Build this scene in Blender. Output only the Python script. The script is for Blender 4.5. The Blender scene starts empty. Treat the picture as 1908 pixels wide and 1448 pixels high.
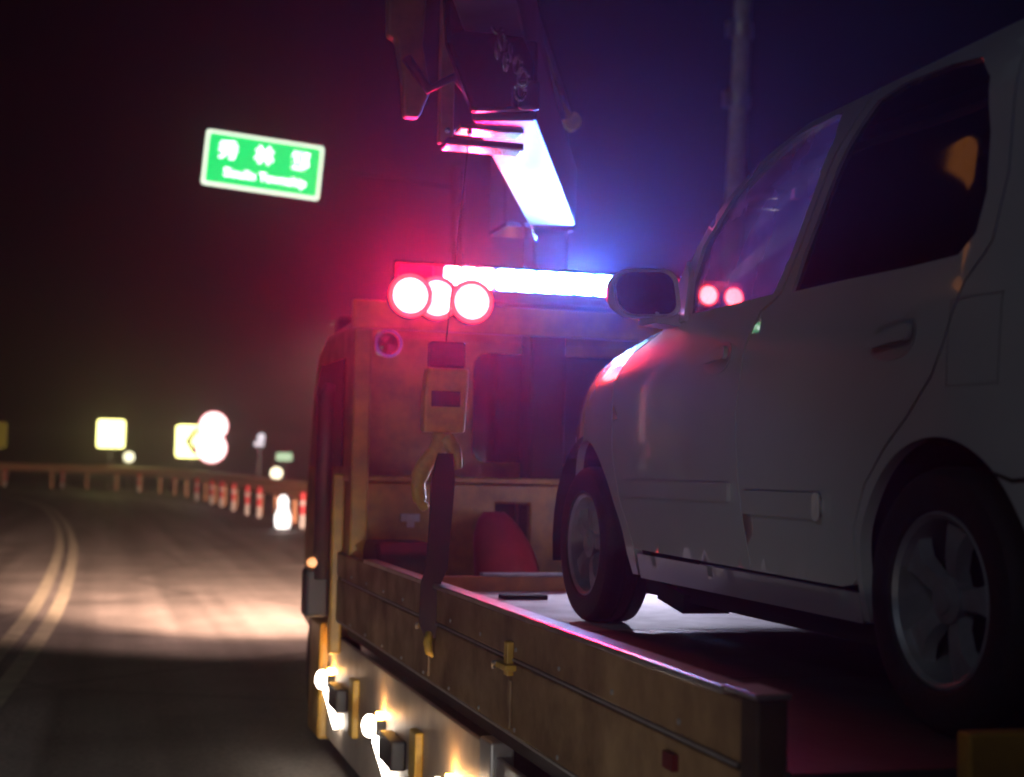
import bpy, bmesh, math, random
from mathutils import Vector, Matrix
from mathutils.geometry import delaunay_2d_cdt

R = math.radians
random.seed(7)
SC = bpy.context.scene
COL = SC.collection

# ------------------------------------------------------------------ camera
EYE = Vector((0, 0, 1.55))
yaw, pitch, roll = R(15.7093), R(3.43295), R(1.2)
right0 = Vector((math.cos(yaw), -math.sin(yaw), 0))
fwd = Vector((math.sin(yaw) * math.cos(pitch), math.cos(yaw) * math.cos(pitch), math.sin(pitch)))
up0 = right0.cross(fwd)
cr = right0 * math.cos(roll) + up0 * math.sin(roll)
cu = up0 * math.cos(roll) - right0 * math.sin(roll)
cam_data = bpy.data.cameras.new('camera')
cam = bpy.data.objects.new('camera', cam_data)
COL.objects.link(cam)
m = Matrix.Identity(4)
for i in range(3):
    m[i][0], m[i][1], m[i][2], m[i][3] = cr[i], cu[i], -fwd[i], EYE[i]
cam.matrix_world = m
cam_data.sensor_width = 36
cam_data.lens = 50.943
cam_data.clip_start = 0.05
cam_data.clip_end = 2000
cam_data.dof.use_dof = True
cam_data.dof.focus_distance = 4.6
cam_data.dof.aperture_fstop = 2.3
SC.camera = cam

# ------------------------------------------------------------------ world, light, exposure
world = bpy.data.worlds.new('World')
SC.world = world
world.use_nodes = True
wn, wl = world.node_tree.nodes, world.node_tree.links
bg = wn['Background']
sky = wn.new('ShaderNodeTexSky')
sky.sky_type = 'NISHITA'
sky.sun_disc = False
sky.sun_elevation = R(38)
sky.sun_rotation = R(235)
wl.new(sky.outputs['Color'], bg.inputs['Color'])
bg.inputs['Strength'].default_value = 0.00022      # night: the same sky, almost switched off

sun = bpy.data.lights.new('night_fill', 'SUN')  # dim cool fill added from behind left
sun.energy = 0.12
sun.angle = R(14)
sun.color = (0.74, 0.85, 1.0)
so = bpy.data.objects.new('night_fill', sun)
COL.objects.link(so)
so.rotation_euler = Vector((0.74, 0.52, -0.5)).to_track_quat('-Z', 'Y').to_euler()


def spot(name, loc, aim, energy, col, angle, blend, size):
    l = bpy.data.lights.new(name, 'SPOT')
    l.energy = energy
    l.color = col
    l.spot_size = R(angle)
    l.spot_blend = blend
    l.shadow_soft_size = size
    o = bpy.data.objects.new(name, l)
    COL.objects.link(o)
    o.location = loc
    o.rotation_euler = (Vector(aim) - Vector(loc)).to_track_quat('-Z', 'Y').to_euler()
    return o


# dipped headlights of the following car (below and ahead of the eye point)
spot('headlight_beam', (-0.62, 0.9, 0.68), (1.35, 5.2, 1.0), 62, (1.0, 0.92, 0.82), 58, 1.0, 0.06)
spot('headlight_beam', (0.62, 0.9, 0.68), (-1.5, 8, 0.0), 2300, (1.0, 0.92, 0.84), 54, 1.0, 0.06)
# spots added at the beacon lamps for haze glow, aimed clear of the load
for bx_ in (1.465, 1.605, 1.785):
    spot('added_red_beam', (bx_, 7.125, 2.45), (bx_ - 3.2, 1.6, 2.15), 320, (1.0, 0.005, 0.09), 66, 0.7, 0.03)
spot('added_blue_beam', (2.35, 7.225, 2.575), (2.3, 3.4, 4.3), 1900, (0.05, 0.14, 1.0), 98, 0.8, 0.06)
spot('added_red_beam', (3.16, 7.12, 2.53), (2.3, 3.4, 2.1), 190, (1.0, 0.02, 0.08), 46, 0.7, 0.03)  # added to redden the cabin glass from the right-hand lamps
# unseen deck lamp added on the tool box behind the car's nose
spot('added_deck_beam', (2.86, 7.33, 1.45), (2.15, 5.3, 1.0), 290, (0.78, 0.74, 1.0), 84, 0.8, 0.03)
# unseen lamp added on the cab roof for the road light, replacing headlights
spot('added_road_beam', (1.56, 9.80, 2.48), (1.0, 21.0, 0), 6000, (1.0, 0.62, 0.52), 73, 1.0, 0.2)
spot('added_road_beam', (1.58, 9.80, 2.48), (1.5, 21.0, 0), 85000, (1.0, 0.60, 0.42), 46, 1.0, 0.2)

SC.view_settings.view_transform = 'Standard'
SC.view_settings.look = 'None'
SC.view_settings.exposure = 0
SC.view_settings.gamma = 1
SC.view_settings.use_curve_mapping = False
SC.cycles.use_denoising = True
SC.cycles.volume_bounces = 0
SC.cycles.max_bounces = 7
SC.cycles.sample_clamp_indirect = 6
SC.cycles.filter_width = 2.0

# ------------------------------------------------------------------ materials
def mat(name, col, rough=0.5, metal=0.0, coat=0.0, noise=0.0, scale=8.0, dirt=None, dirt_amt=0.5,
        bump=0.0, bscale=60.0, spec=0.5, rvar=0.0):
    mt = bpy.data.materials.new(name)
    mt.use_nodes = True
    n, l = mt.node_tree.nodes, mt.node_tree.links
    b = n['Principled BSDF']
    b.inputs['Roughness'].default_value = rough
    b.inputs['Metallic'].default_value = metal
    b.inputs['Coat Weight'].default_value = coat
    b.inputs['Coat Roughness'].default_value = 0.06
    b.inputs['Specular IOR Level'].default_value = spec
    b.inputs['Base Color'].default_value = (*col, 1)
    tc = n.new('ShaderNodeTexCoord')
    if noise or dirt or rvar:
        t = n.new('ShaderNodeTexNoise')
        t.inputs['Scale'].default_value = scale
        t.inputs['Detail'].default_value = 7
        t.inputs['Roughness'].default_value = 0.62
        l.new(tc.outputs['Object'], t.inputs['Vector'])
        rmp = n.new('ShaderNodeMapRange')
        rmp.inputs['From Min'].default_value = 0.36
        rmp.inputs['From Max'].default_value = 0.68
        l.new(t.outputs['Fac'], rmp.inputs['Value'])
        mx = n.new('ShaderNodeMix')
        mx.data_type = 'RGBA'
        mx.inputs['A'].default_value = (*col, 1)
        d = dirt if dirt else tuple(max(0, c * (1 - noise)) for c in col)
        mx.inputs['B'].default_value = (*d, 1)
        sc_ = n.new('ShaderNodeMath')
        sc_.operation = 'MULTIPLY'
        sc_.inputs[1].default_value = dirt_amt if dirt else 1.0
        l.new(rmp.outputs['Result'], sc_.inputs[0])
        l.new(sc_.outputs[0], mx.inputs['Factor'])
        l.new(mx.outputs['Result'], b.inputs['Base Color'])
        if rvar:
            rr = n.new('ShaderNodeMapRange')
            rr.inputs['From Min'].default_value = 0.3
            rr.inputs['From Max'].default_value = 0.7
            rr.inputs['To Min'].default_value = max(0.02, rough - rvar)
            rr.inputs['To Max'].default_value = rough + rvar
            l.new(t.outputs['Fac'], rr.inputs['Value'])
            l.new(rr.outputs['Result'], b.inputs['Roughness'])
    if bump:
        t2 = n.new('ShaderNodeTexNoise')
        t2.inputs['Scale'].default_value = bscale
        t2.inputs['Detail'].default_value = 4
        l.new(tc.outputs['Object'], t2.inputs['Vector'])
        bp = n.new('ShaderNodeBump')
        bp.inputs['Strength'].default_value = bump
        bp.inputs['Distance'].default_value = 0.01
        l.new(t2.outputs['Fac'], bp.inputs['Height'])
        l.new(bp.outputs['Normal'], b.inputs['Normal'])
    return mt


def emit(name, col, strength, base=(0.8, 0.8, 0.8)):
    mt = bpy.data.materials.new(name)
    mt.use_nodes = True
    b = mt.node_tree.nodes['Principled BSDF']
    b.inputs['Base Color'].default_value = (*base, 1)
    b.inputs['Roughness'].default_value = 0.4
    b.inputs['Emission Color'].default_value = (*col, 1)
    b.inputs['Emission Strength'].default_value = strength
    return mt


def glass(name, tint, veil, veil_col):
    """thin dusty window glass: see-through, a little dust that scatters light, mirror reflection by angle"""
    mt = bpy.data.materials.new(name)
    mt.use_nodes = True
    n, l = mt.node_tree.nodes, mt.node_tree.links
    n.remove(n['Principled BSDF'])
    out = n['Material Output']
    tr = n.new('ShaderNodeBsdfTransparent')
    tr.inputs['Color'].default_value = (*tint, 1)
    df = n.new('ShaderNodeBsdfTranslucent')
    df.inputs['Color'].default_value = (*veil_col, 1)
    m1 = n.new('ShaderNodeMixShader')
    tc = n.new('ShaderNodeTexCoord')
    t = n.new('ShaderNodeTexNoise')
    t.inputs['Scale'].default_value = 5
    t.inputs['Detail'].default_value = 8
    l.new(tc.outputs['Object'], t.inputs['Vector'])
    mr = n.new('ShaderNodeMapRange')
    mr.inputs['From Min'].default_value = 0.3
    mr.inputs['From Max'].default_value = 0.7
    mr.inputs['To Min'].default_value = veil * 0.4
    mr.inputs['To Max'].default_value = veil * 1.5
    l.new(t.outputs['Fac'], mr.inputs['Value'])
    l.new(mr.outputs['Result'], m1.inputs['Fac'])
    l.new(tr.outputs[0], m1.inputs[1])
    l.new(df.outputs[0], m1.inputs[2])
    gl = n.new('ShaderNodeBsdfGlossy')
    gl.inputs['Roughness'].default_value = 0.03
    fr = n.new('ShaderNodeFresnel')
    ge = n.new('ShaderNodeNewGeometry')              # a thin pane reflects alike from both of its sides
    ir = n.new('ShaderNodeMapRange')
    ir.inputs['To Min'].default_value = 1.45
    ir.inputs['To Max'].default_value = 1 / 1.45
    l.new(ge.outputs['Backfacing'], ir.inputs['Value'])
    l.new(ir.outputs['Result'], fr.inputs['IOR'])
    m2 = n.new('ShaderNodeMixShader')
    l.new(fr.outputs[0], m2.inputs['Fac'])
    l.new(m1.outputs[0], m2.inputs[1])
    l.new(gl.outputs[0], m2.inputs[2])
    l.new(m2.outputs[0], out.inputs['Surface'])
    return mt


M = {}
M['car'] = mat('car_white_paint', (0.46, 0.475, 0.50), 0.24, 0, 1.0, dirt=(0.36, 0.36, 0.37), dirt_amt=0.3, scale=2.2, rvar=0.02)
M['cup'] = mat('recess_shade_grey', (0.30, 0.30, 0.31), 0.45)  # grey holds the handle recess shade; also draws the fuel flap gap
M['trim'] = mat('black_plastic', (0.018, 0.018, 0.02), 0.55)
M['liner'] = mat('wheel_arch_liner', (0.012, 0.012, 0.013), 0.8)
M['rubber'] = mat('tyre_rubber', (0.016, 0.016, 0.017), 0.72, noise=0.4, scale=20, bump=0.25, bscale=90)
M['alloy'] = mat('wheel_alloy', (0.33, 0.34, 0.37), 0.42, 0.35, dirt=(0.2, 0.19, 0.18), dirt_amt=0.5, scale=16)
M['alloy_dark'] = mat('wheel_alloy_pocket', (0.025, 0.025, 0.027), 0.6, 0.2)
M['glass_front'] = glass('side_glass', (0.62, 0.62, 0.64), 0.28, (0.7, 0.7, 0.7))
M['glass_wind'] = glass('windscreen_glass', (0.80, 0.80, 0.80), 0.06, (0.7, 0.7, 0.7))
M['glass_tint'] = mat('privacy_glass', (0.004, 0.004, 0.005), 0.04, spec=0.5)
M['mirror'] = mat('mirror_glass', (0.20, 0.20, 0.26), 0.10, 1.0)
M['seat'] = mat('seat_cloth', (0.035, 0.033, 0.035), 0.9)
M['chrome'] = mat('chrome', (0.75, 0.75, 0.78), 0.12, 1.0)
M['headlamp'] = mat('headlamp_lens', (0.6, 0.62, 0.65), 0.08, 0.3, 0.8)
M['dull_red'] = mat('dull_red_reflector', (0.10, 0.006, 0.008), 0.4)
M['tail_red'] = mat('tail_lamp_lens', (0.35, 0.01, 0.01), 0.15)
M['yellow'] = mat('truck_yellow_paint', (0.50, 0.27, 0.035), 0.42, 0, 0.2, dirt=(0.13, 0.075, 0.03), dirt_amt=0.75, scale=5.5, rvar=0.1)
M['yellow_clean'] = mat('hook_yellow_paint', (0.62, 0.38, 0.05), 0.45, dirt=(0.20, 0.11, 0.03), dirt_amt=0.5, scale=18)
M['panel'] = mat('side_board_paint', (0.33, 0.21, 0.10), 0.5, 0, 0.0, dirt=(0.11, 0.06, 0.03), dirt_amt=0.85, scale=4.2, rvar=0.12, bump=0.35, bscale=6)
M['post_dim'] = mat('dim_post_paint', (0.06, 0.038, 0.022), 0.65, noise=0.5, scale=9)  # dark colour carries the fading light at the deck's rear end
M['orange'] = mat('headboard_paint', (0.42, 0.14, 0.03), 0.5, dirt=(0.12, 0.05, 0.02), dirt_amt=0.6, scale=7)
M['rail'] = mat('worn_edge_steel', (0.52, 0.50, 0.50), 0.28, 0.75, dirt=(0.22, 0.18, 0.16), dirt_amt=0.5, scale=11)
M['steel'] = mat('galvanised_steel', (0.42, 0.42, 0.43), 0.42, 0.6, dirt=(0.25, 0.2, 0.17), dirt_amt=0.5, scale=9)
M['deck_shaded'] = mat('deck_plate_shaded', (0.05, 0.045, 0.045), 0.65, noise=0.5, scale=5, bump=0.2, bscale=35)  # rear plates darkened in place of the shade under the car
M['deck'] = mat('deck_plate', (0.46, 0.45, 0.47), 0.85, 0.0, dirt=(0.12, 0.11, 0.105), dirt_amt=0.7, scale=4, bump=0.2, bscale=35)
M['chassis'] = mat('chassis_black', (0.02, 0.018, 0.017), 0.6, noise=0.4)
M['skirt'] = mat('side_guard_aluminium', (0.36, 0.30, 0.25), 0.55, 0.0, dirt=(0.24, 0.2, 0.18), dirt_amt=0.55, scale=5, rvar=0.1)
M['boom'] = mat('boom_grey_paint', (0.05, 0.056, 0.064), 0.42, 0, 0.1, dirt=(0.045, 0.045, 0.05), dirt_amt=0.8, scale=7)
M['boom_dark'] = mat('boom_dark_paint', (0.10, 0.09, 0.10), 0.6, noise=0.4, scale=5)
M['boom_yellow'] = mat('boom_tip_yellow', (0.30, 0.18, 0.06), 0.6, dirt=(0.08, 0.05, 0.03), dirt_amt=0.6, scale=9)
M['grease'] = mat('greasy_dark_steel', (0.05, 0.048, 0.05), 0.25, 0.7, noise=0.4)
M['strap'] = mat('dark_sling_webbing', (0.06, 0.04, 0.045), 0.85)
M['red'] = mat('red_tarp', (0.40, 0.02, 0.035), 0.6, noise=0.4, scale=6)
M['cabglass'] = mat('cab_glass', (0.012, 0.010, 0.016), 0.12)
def asphalt():
    mt = mat('asphalt', (0.115, 0.105, 0.10), 0.62, noise=0.45, scale=0.9, bump=0.5, bscale=70, spec=0.35)
    n, l = mt.node_tree.nodes, mt.node_tree.links
    b = n['Principled BSDF']
    src = b.inputs['Base Color'].links[0].from_socket
    tc = n.new('ShaderNodeTexCoord')
    mp = n.new('ShaderNodeMapping')
    mp.inputs['Scale'].default_value = (1.7, 0.045, 1)
    l.new(tc.outputs['Object'], mp.inputs['Vector'])
    t = n.new('ShaderNodeTexNoise')                 # long wheel tracks and oil streaks
    t.inputs['Scale'].default_value = 1.0
    t.inputs['Detail'].default_value = 6
    l.new(mp.outputs[0], t.inputs['Vector'])
    t2 = n.new('ShaderNodeTexNoise')                # aggregate
    t2.inputs['Scale'].default_value = 28
    t2.inputs['Detail'].default_value = 5
    l.new(tc.outputs['Object'], t2.inputs['Vector'])
    v = n.new('ShaderNodeTexVoronoi')               # tar filled cracks
    v.feature = 'DISTANCE_TO_EDGE'
    v.inputs['Scale'].default_value = 0.32
    w = n.new('ShaderNodeMix')
    w.data_type = 'VECTOR'
    w.inputs['Factor'].default_value = 0.12
    l.new(tc.outputs['Object'], w.inputs['A'])
    l.new(t2.outputs['Color'], w.inputs['B'])
    l.new(w.outputs['Result'], v.inputs['Vector'])
    out = src
    for sock, lo, hi, f0, f1 in ((t.outputs['Fac'], 0.35, 0.65, 0.55, 1.25), (t2.outputs['Fac'], 0.3, 0.7, 0.6, 1.4), (v.outputs['Distance'], 0.0, 0.02, 0.55, 1.0)):
        r = n.new('ShaderNodeMapRange')
        r.inputs['From Min'].default_value = lo
        r.inputs['From Max'].default_value = hi
        r.inputs['To Min'].default_value = f0
        r.inputs['To Max'].default_value = f1
        l.new(sock, r.inputs['Value'])
        mx = n.new('ShaderNodeVectorMath')
        mx.operation = 'SCALE'
        l.new(out, mx.inputs[0])
        l.new(r.outputs['Result'], mx.inputs['Scale'])
        out = mx.outputs['Vector']
    l.new(out, b.inputs['Base Color'])
    return mt


M['asphalt'] = asphalt()
M['verge'] = mat('verge_soil', (0.035, 0.03, 0.022), 0.95, noise=0.5, scale=0.7)
M['line'] = mat('worn_yellow_paint', (0.28, 0.26, 0.19), 0.55, dirt=(0.12, 0.11, 0.095), dirt_amt=0.85, scale=5)
M['post_red'] = mat('post_red_paint', (0.75, 0.03, 0.05), 0.4, noise=0.3)
M['post_white'] = mat('post_white_paint', (0.72, 0.70, 0.68), 0.5, noise=0.25)
M['guard'] = mat('guard_rail_orange_steel', (0.62, 0.30, 0.15), 0.5, 0.2, dirt=(0.2, 0.1, 0.05), dirt_amt=0.5, scale=3)
M['concrete'] = mat('concrete_pole', (0.42, 0.40, 0.40), 0.8, noise=0.3, scale=4)
M['dark'] = mat('dark_paint', (0.008, 0.008, 0.008), 0.8, spec=0.1)
# lamps, and faces that emit the headlights' return themselves
M['l_red'] = emit('lamp_red', (1.0, 0.045, 0.05), 50)
M['l_redwhite'] = emit('lamp_red_white', (1.0, 0.45, 0.55), 42)
M['l_bluewhite'] = emit('lamp_blue_white', (0.20, 0.50, 1.0), 110)
M['lens_halo'] = emit('lens_halo_glow', (1.0, 0.04, 0.05), 3.2, (0.5, 0.02, 0.02))  # rim round each red lamp glows as a painted halo
M['lens_blue'] = emit('lens_blue_glow', (0.02, 0.22, 1.0), 2.2, (0.02, 0.05, 0.4))
M['lens_red'] = emit('lens_red_glow', (1.0, 0.0, 0.05), 0.7, (0.5, 0.01, 0.02))
M['l_side'] = emit('side_lamp_white', (1.0, 0.86, 0.70), 26)
M['l_amber'] = emit('side_lamp_amber', (1.0, 0.42, 0.05), 260)
M['l_turn'] = emit('turn_lamp_amber', (1.0, 0.35, 0.06), 1.2)
M['s_yellow'] = emit('sign_yellow_selfglow', (1.0, 0.95, 0.30), 5.5)  # signs, cone and reflectors: headlight return painted in as emission
M['s_white'] = emit('sign_white_selfglow', (1.0, 0.97, 0.95), 2.4)
M['s_red'] = emit('sign_red_selfglow', (1.0, 0.10, 0.16), 1.4)
M['s_green'] = emit('sign_green_selfglow', (0.0, 0.56, 0.12), 1.5, (0.0, 0.25, 0.1))
M['s_letter'] = emit('sign_letter_selfglow', (0.92, 1.0, 0.95), 3.2)
M['s_border'] = emit('sign_border_selfglow', (0.88, 1.0, 0.80), 1.5)
M['s_cone'] = emit('cone_white_selfglow', (1.0, 1.0, 0.98), 2.2)
M['s_small'] = emit('reflector_selfglow', (1.0, 0.95, 0.62), 2.0)
M['s_smallw'] = emit('reflector_white_selfglow', (0.85, 0.85, 1.0), 0.9)
M['s_smallg'] = emit('small_green_selfglow', (0.10, 0.85, 0.45), 0.6)
M['l_street'] = emit('sodium_lamp_lit', (1.0, 0.30, 0.03), 0.9)
M['l_roof'] = emit('added_roof_lamp_lit', (1.0, 0.7, 0.45), 20)
M['mark'] = emit('marker_white_lit', (0.95, 0.97, 1.0), 0.95)

# ------------------------------------------------------------------ object helpers
ORG = {}


def tag(o, label=None, cat=None, group=None, kind=None):
    if label: o['label'] = label
    if cat: o['category'] = cat
    if group: o['group'] = group
    if kind: o['kind'] = kind
    return o


def empty(name, loc, label, cat, group=None):
    o = bpy.data.objects.new(name, None)
    o.empty_display_size = 0.2
    COL.objects.link(o)
    o.location = loc
    ORG[o.name] = Vector(loc)
    return tag(o, label, cat, group)


def obj(name, bm, m_, parent=None, smooth=None, origin=None, bevel=None, mats=None):
    """bm holds world coordinates; the object gets its own origin and keeps its place under its parent"""
    if smooth is not None:
        a = R(smooth)
        for f in bm.faces: f.smooth = True
        for e in bm.edges:
            if len(e.link_faces) == 2:
                if e.calc_face_angle(0) > a: e.smooth = False
    if origin is None:
        xs = [v.co for v in bm.verts]
        lo = Vector((min(c.x for c in xs), min(c.y for c in xs), min(c.z for c in xs)))
        hi = Vector((max(c.x for c in xs), max(c.y for c in xs), max(c.z for c in xs)))
        origin = (lo + hi) / 2
        if parent is None: origin.z = lo.z
    origin = Vector(origin)
    bmesh.ops.translate(bm, verts=bm.verts, vec=-origin)
    me = bpy.data.meshes.new(name)
    bm.to_mesh(me)
    bm.free()
    for q in (mats or [m_]): me.materials.append(q)
    o = bpy.data.objects.new(name, me)
    COL.objects.link(o)
    if parent:
        o.parent = parent
        o.location = origin - ORG[parent.name]
    else:
        o.location = origin
    ORG[o.name] = origin
    if bevel:
        md = o.modifiers.new('bevel', 'BEVEL')
        md.width = bevel
        md.segments = 2
        md.limit_method = 'ANGLE'
        md.angle_limit = R(40)
    return o


def new(): return bmesh.new()


def box(bm, x0, x1, y0, y1, z0, z1, mi=0):
    v = [bm.verts.new(p) for p in ((x0, y0, z0), (x1, y0, z0), (x1, y1, z0), (x0, y1, z0),
                                   (x0, y0, z1), (x1, y0, z1), (x1, y1, z1), (x0, y1, z1))]
    for q in ((0, 3, 2, 1), (4, 5, 6, 7), (0, 1, 5, 4), (1, 2, 6, 5), (2, 3, 7, 6), (3, 0, 4, 7)):
        f = bm.faces.new([v[i] for i in q])
        f.material_index = mi
    return v


def beam(bm, p0, p1, w, h, up=(0, 0, 1), w1=None, h1=None, mi=0):
    """box along p0-p1, w across, h along up"""
    p0, p1 = Vector(p0), Vector(p1)
    d = (p1 - p0).normalized()
    s = d.cross(Vector(up)).normalized()
    u = s.cross(d)
    w1 = w if w1 is None else w1
    h1 = h if h1 is None else h1
    v = []
    for p, a, b in ((p0, w, h), (p1, w1, h1)):
        for i, j in ((-1, -1), (1, -1), (1, 1), (-1, 1)):
            v.append(bm.verts.new(p + s * i * a / 2 + u * j * b / 2))
    for q in ((0, 1, 2, 3), (7, 6, 5, 4), (0, 4, 5, 1), (1, 5, 6, 2), (2, 6, 7, 3), (3, 7, 4, 0)):
        f = bm.faces.new([v[i] for i in q])
        f.material_index = mi
    bmesh.ops.recalc_face_normals(bm, faces=bm.faces)


def tube(bm, pts, r, seg=10, cap=True, mi=0):
    pts = [Vector(p) for p in pts]
    rs = r if isinstance(r, (list, tuple)) else [r] * len(pts)
    rings = []
    prev = None
    for i, p in enumerate(pts):
        d = (pts[min(i + 1, len(pts) - 1)] - pts[max(i - 1, 0)]).normalized()
        a = Vector((0, 0, 1)) if abs(d.z) < 0.9 else Vector((1, 0, 0))
        s = d.cross(a).normalized() if prev is None else (prev - d * prev.dot(d)).normalized()
        prev = s
        t = d.cross(s)
        rings.append([bm.verts.new(p + (s * math.cos(k * 2 * math.pi / seg) + t * math.sin(k * 2 * math.pi / seg)) * rs[i]) for k in range(seg)])
    for a, b in zip(rings, rings[1:]):
        for k in range(seg):
            f = bm.faces.new((a[k], a[(k + 1) % seg], b[(k + 1) % seg], b[k]))
            f.material_index = mi
    if cap:
        for q in (rings[0][::-1], rings[-1]):
            f = bm.faces.new(q)
            f.material_index = mi


def lathe(bm, prof, c, axis='Z', seg=32, mi=0, closed=False):
    """prof: (radius, offset along axis)"""
    c = Vector(c)
    rings = []
    for r, h in prof:
        ring = []
        for k in range(seg):
            a = 2 * math.pi * k / seg
            p, q = r * math.cos(a), r * math.sin(a)
            co = {'Z': (p, q, h), 'X': (h, p, q), 'Y': (q, h, p)}[axis]
            ring.append(bm.verts.new(c + Vector(co)))
        rings.append(ring)
    pairs = list(zip(rings, rings[1:])) + ([(rings[-1], rings[0])] if closed else [])
    for a, b in pairs:
        for k in range(seg):
            f = bm.faces.new((a[k], a[(k + 1) % seg], b[(k + 1) % seg], b[k]))
            f.material_index = mi
    if not closed:
        for q, rr in ((rings[0][::-1], prof[0][0]), (rings[-1], prof[-1][0])):
            if rr > 1e-4:
                f = bm.faces.new(q)
                f.material_index = mi
    bmesh.ops.recalc_face_normals(bm, faces=bm.faces)


def prism(bm, poly, f0, f1):
    """poly 2-D, f0/f1 map a 2-D point to 3-D"""
    a = [bm.verts.new(f0(*p)) for p in poly]
    b = [bm.verts.new(f1(*p)) for p in poly]
    n = len(poly)
    bm.faces.new(a)
    bm.faces.new(b[::-1])
    for i in range(n):
        bm.faces.new((a[i], b[i], b[(i + 1) % n], a[(i + 1) % n]))
    bmesh.ops.recalc_face_normals(bm, faces=bm.faces)


def sphere(bm, c, r, sx=1, sy=1, sz=1, seg=16, mi=0):
    res = bmesh.ops.create_uvsphere(bm, u_segments=seg, v_segments=seg // 2, radius=r)
    for v in res['verts']:
        v.co = Vector((v.co.x * sx, v.co.y * sy, v.co.z * sz)) + Vector(c)
    for v in res['verts']:
        for f in v.link_faces: f.material_index = mi


def grid(bm, fn, nu, nv, flip=False):
    V = [[bm.verts.new(fn(i / nu, j / nv)) for j in range(nv + 1)] for i in range(nu + 1)]
    for i in range(nu):
        for j in range(nv):
            q = (V[i][j], V[i + 1][j], V[i + 1][j + 1], V[i][j + 1])
            bm.faces.new(q[::-1] if flip else q)
    return V


def rrect(w, h, r, n=4):
    out = []
    for cx, cy, a0 in ((w / 2 - r, h / 2 - r, 0), (-w / 2 + r, h / 2 - r, 90), (-w / 2 + r, -h / 2 + r, 180), (w / 2 - r, -h / 2 + r, 270)):
        for k in range(n + 1):
            a = R(a0 + 90 * k / n)
            out.append((cx + r * math.cos(a), cy + r * math.sin(a)))
    return out


def catmull(pts, n=12):
    P = [Vector(p) for p in pts]
    P = [2 * P[0] - P[1]] + P + [2 * P[-1] - P[-2]]
    out = []
    for i in range(1, len(P) - 2):
        for k in range(n):
            t = k / n
            a, b, c, d = P[i - 1:i + 3]
            out.append(0.5 * ((2 * b) + (c - a) * t + (2 * a - 5 * b + 4 * c - d) * t * t + (3 * b - a - 3 * c + d) * t ** 3))
    out.append(P[-2])
    return out


# ================================================================== SETTING
bm = new()
grid(bm, lambda u, v: Vector((-260 + 520 * u, -60 + 520 * v, -0.03)), 8, 8)
tag(obj('ground', bm, M['verge']), kind='structure')

CENTRE = catmull([(-3.2, -30, 0), (-1.5, 0, 0), (-0.95, 7, 0), (-0.665, 12, 0), (-0.51, 19, 0), (-0.64, 31, 0), (-1.2, 45, 0), (-2.3, 60, 0),
                  (-4.6, 76, 0), (-9.5, 91, 0), (-19, 103, 0), (-34, 110, 0), (-60, 113, 0)])


def offset(path, d):
    out = []
    for i, p in enumerate(path):
        t = (path[min(i + 1, len(path) - 1)] - path[max(i - 1, 0)]).normalized()
        out.append(p + Vector((t.y, -t.x, 0)) * d)
    return out


def strip(bm, path, d0, d1, z):
    A, B = offset(path, d0), offset(path, d1)
    va = [bm.verts.new((p.x, p.y, z)) for p in A]
    vb = [bm.verts.new((p.x, p.y, z)) for p in B]
    for i in range(len(path) - 1):
        bm.faces.new((va[i], vb[i], vb[i + 1], va[i + 1]))


bm = new()
strip(bm, CENTRE, -6.0, 7.0, 0.0)
tag(obj('road', bm, M['asphalt'], origin=(0, 0, 0)), kind='structure')
for d in (-0.13, 0.12):
    bm = new()
    strip(bm, CENTRE, d - 0.075, d + 0.075, 0.004)
    tag(obj('road_marking', bm, M['line'], origin=(0, 0, 0.004)), kind='structure')
bm = new()
strip(bm, CENTRE, -5.2, -5.08, 0.004)
tag(obj('edge_line', bm, M['post_white'], origin=(0, 0, 0.004)), kind='structure')

# guard rail on the outside of the bend
RAIL = catmull([(6.3, 14, 0), (6.0, 28, 0), (5.5, 42, 0), (5.3, 56, 0), (5.0, 70, 0), (4.6, 82, 0), (3.2, 94, 0), (-0.5, 104, 0),
                (-7, 111.5, 0), (-15, 116, 0), (-26, 118.5, 0), (-42, 120, 0)], 10)
g = empty('guard_rail', (5.3, 56, 0), 'long rusty orange guard rail on posts along the outside of the bend', 'guard rail')
bm = new()


def railz(p): return 0.74 + 0.0062 * max(0, p.y - 30)


prof = [(0, -0.1), (-0.09, -0.04), (-0.09, 0.08), (-0.02, 0.13), (-0.02, 0.2), (-0.09, 0.26), (-0.09, 0.38), (0, 0.45)]
rows = [[bm.verts.new((q.x, q.y, railz(q) + h)) for q in offset(RAIL, dx)] for dx, h in prof]
rows2 = [[bm.verts.new((q.x, q.y, railz(q) + h)) for q in offset(RAIL, dx + 0.03)] for dx, h in prof]
for a, b in list(zip(rows, rows[1:])) + list(zip(rows2[1:], rows2)) + [(rows[-1], rows2[-1]), (rows2[0], rows[0])]:
    for i in range(len(RAIL) - 1):
        bm.faces.new((a[i], a[i + 1], b[i + 1], b[i]))
obj('beam', bm, M['guard'], g)
k = 0
acc = 0
first = None
for a, b in zip(RAIL, RAIL[1:]):
    acc += (b - a).length
    if acc > 4.0:
        acc = 0
        if first is None:
            bm = new()
            box(bm, b.x + 0.035, b.x + 0.15, b.y - 0.05, b.y + 0.05, -0.03, 1.15 + 0.0062 * max(0, b.y - 30))
            first = obj('post', bm, M['guard'], g)
            fb = b.copy()
        else:
            c = first.copy()
            COL.objects.link(c)
            c.parent = g
            c.location = first.location + Vector((b.x - fb.x, b.y - fb.y, 0))

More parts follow.
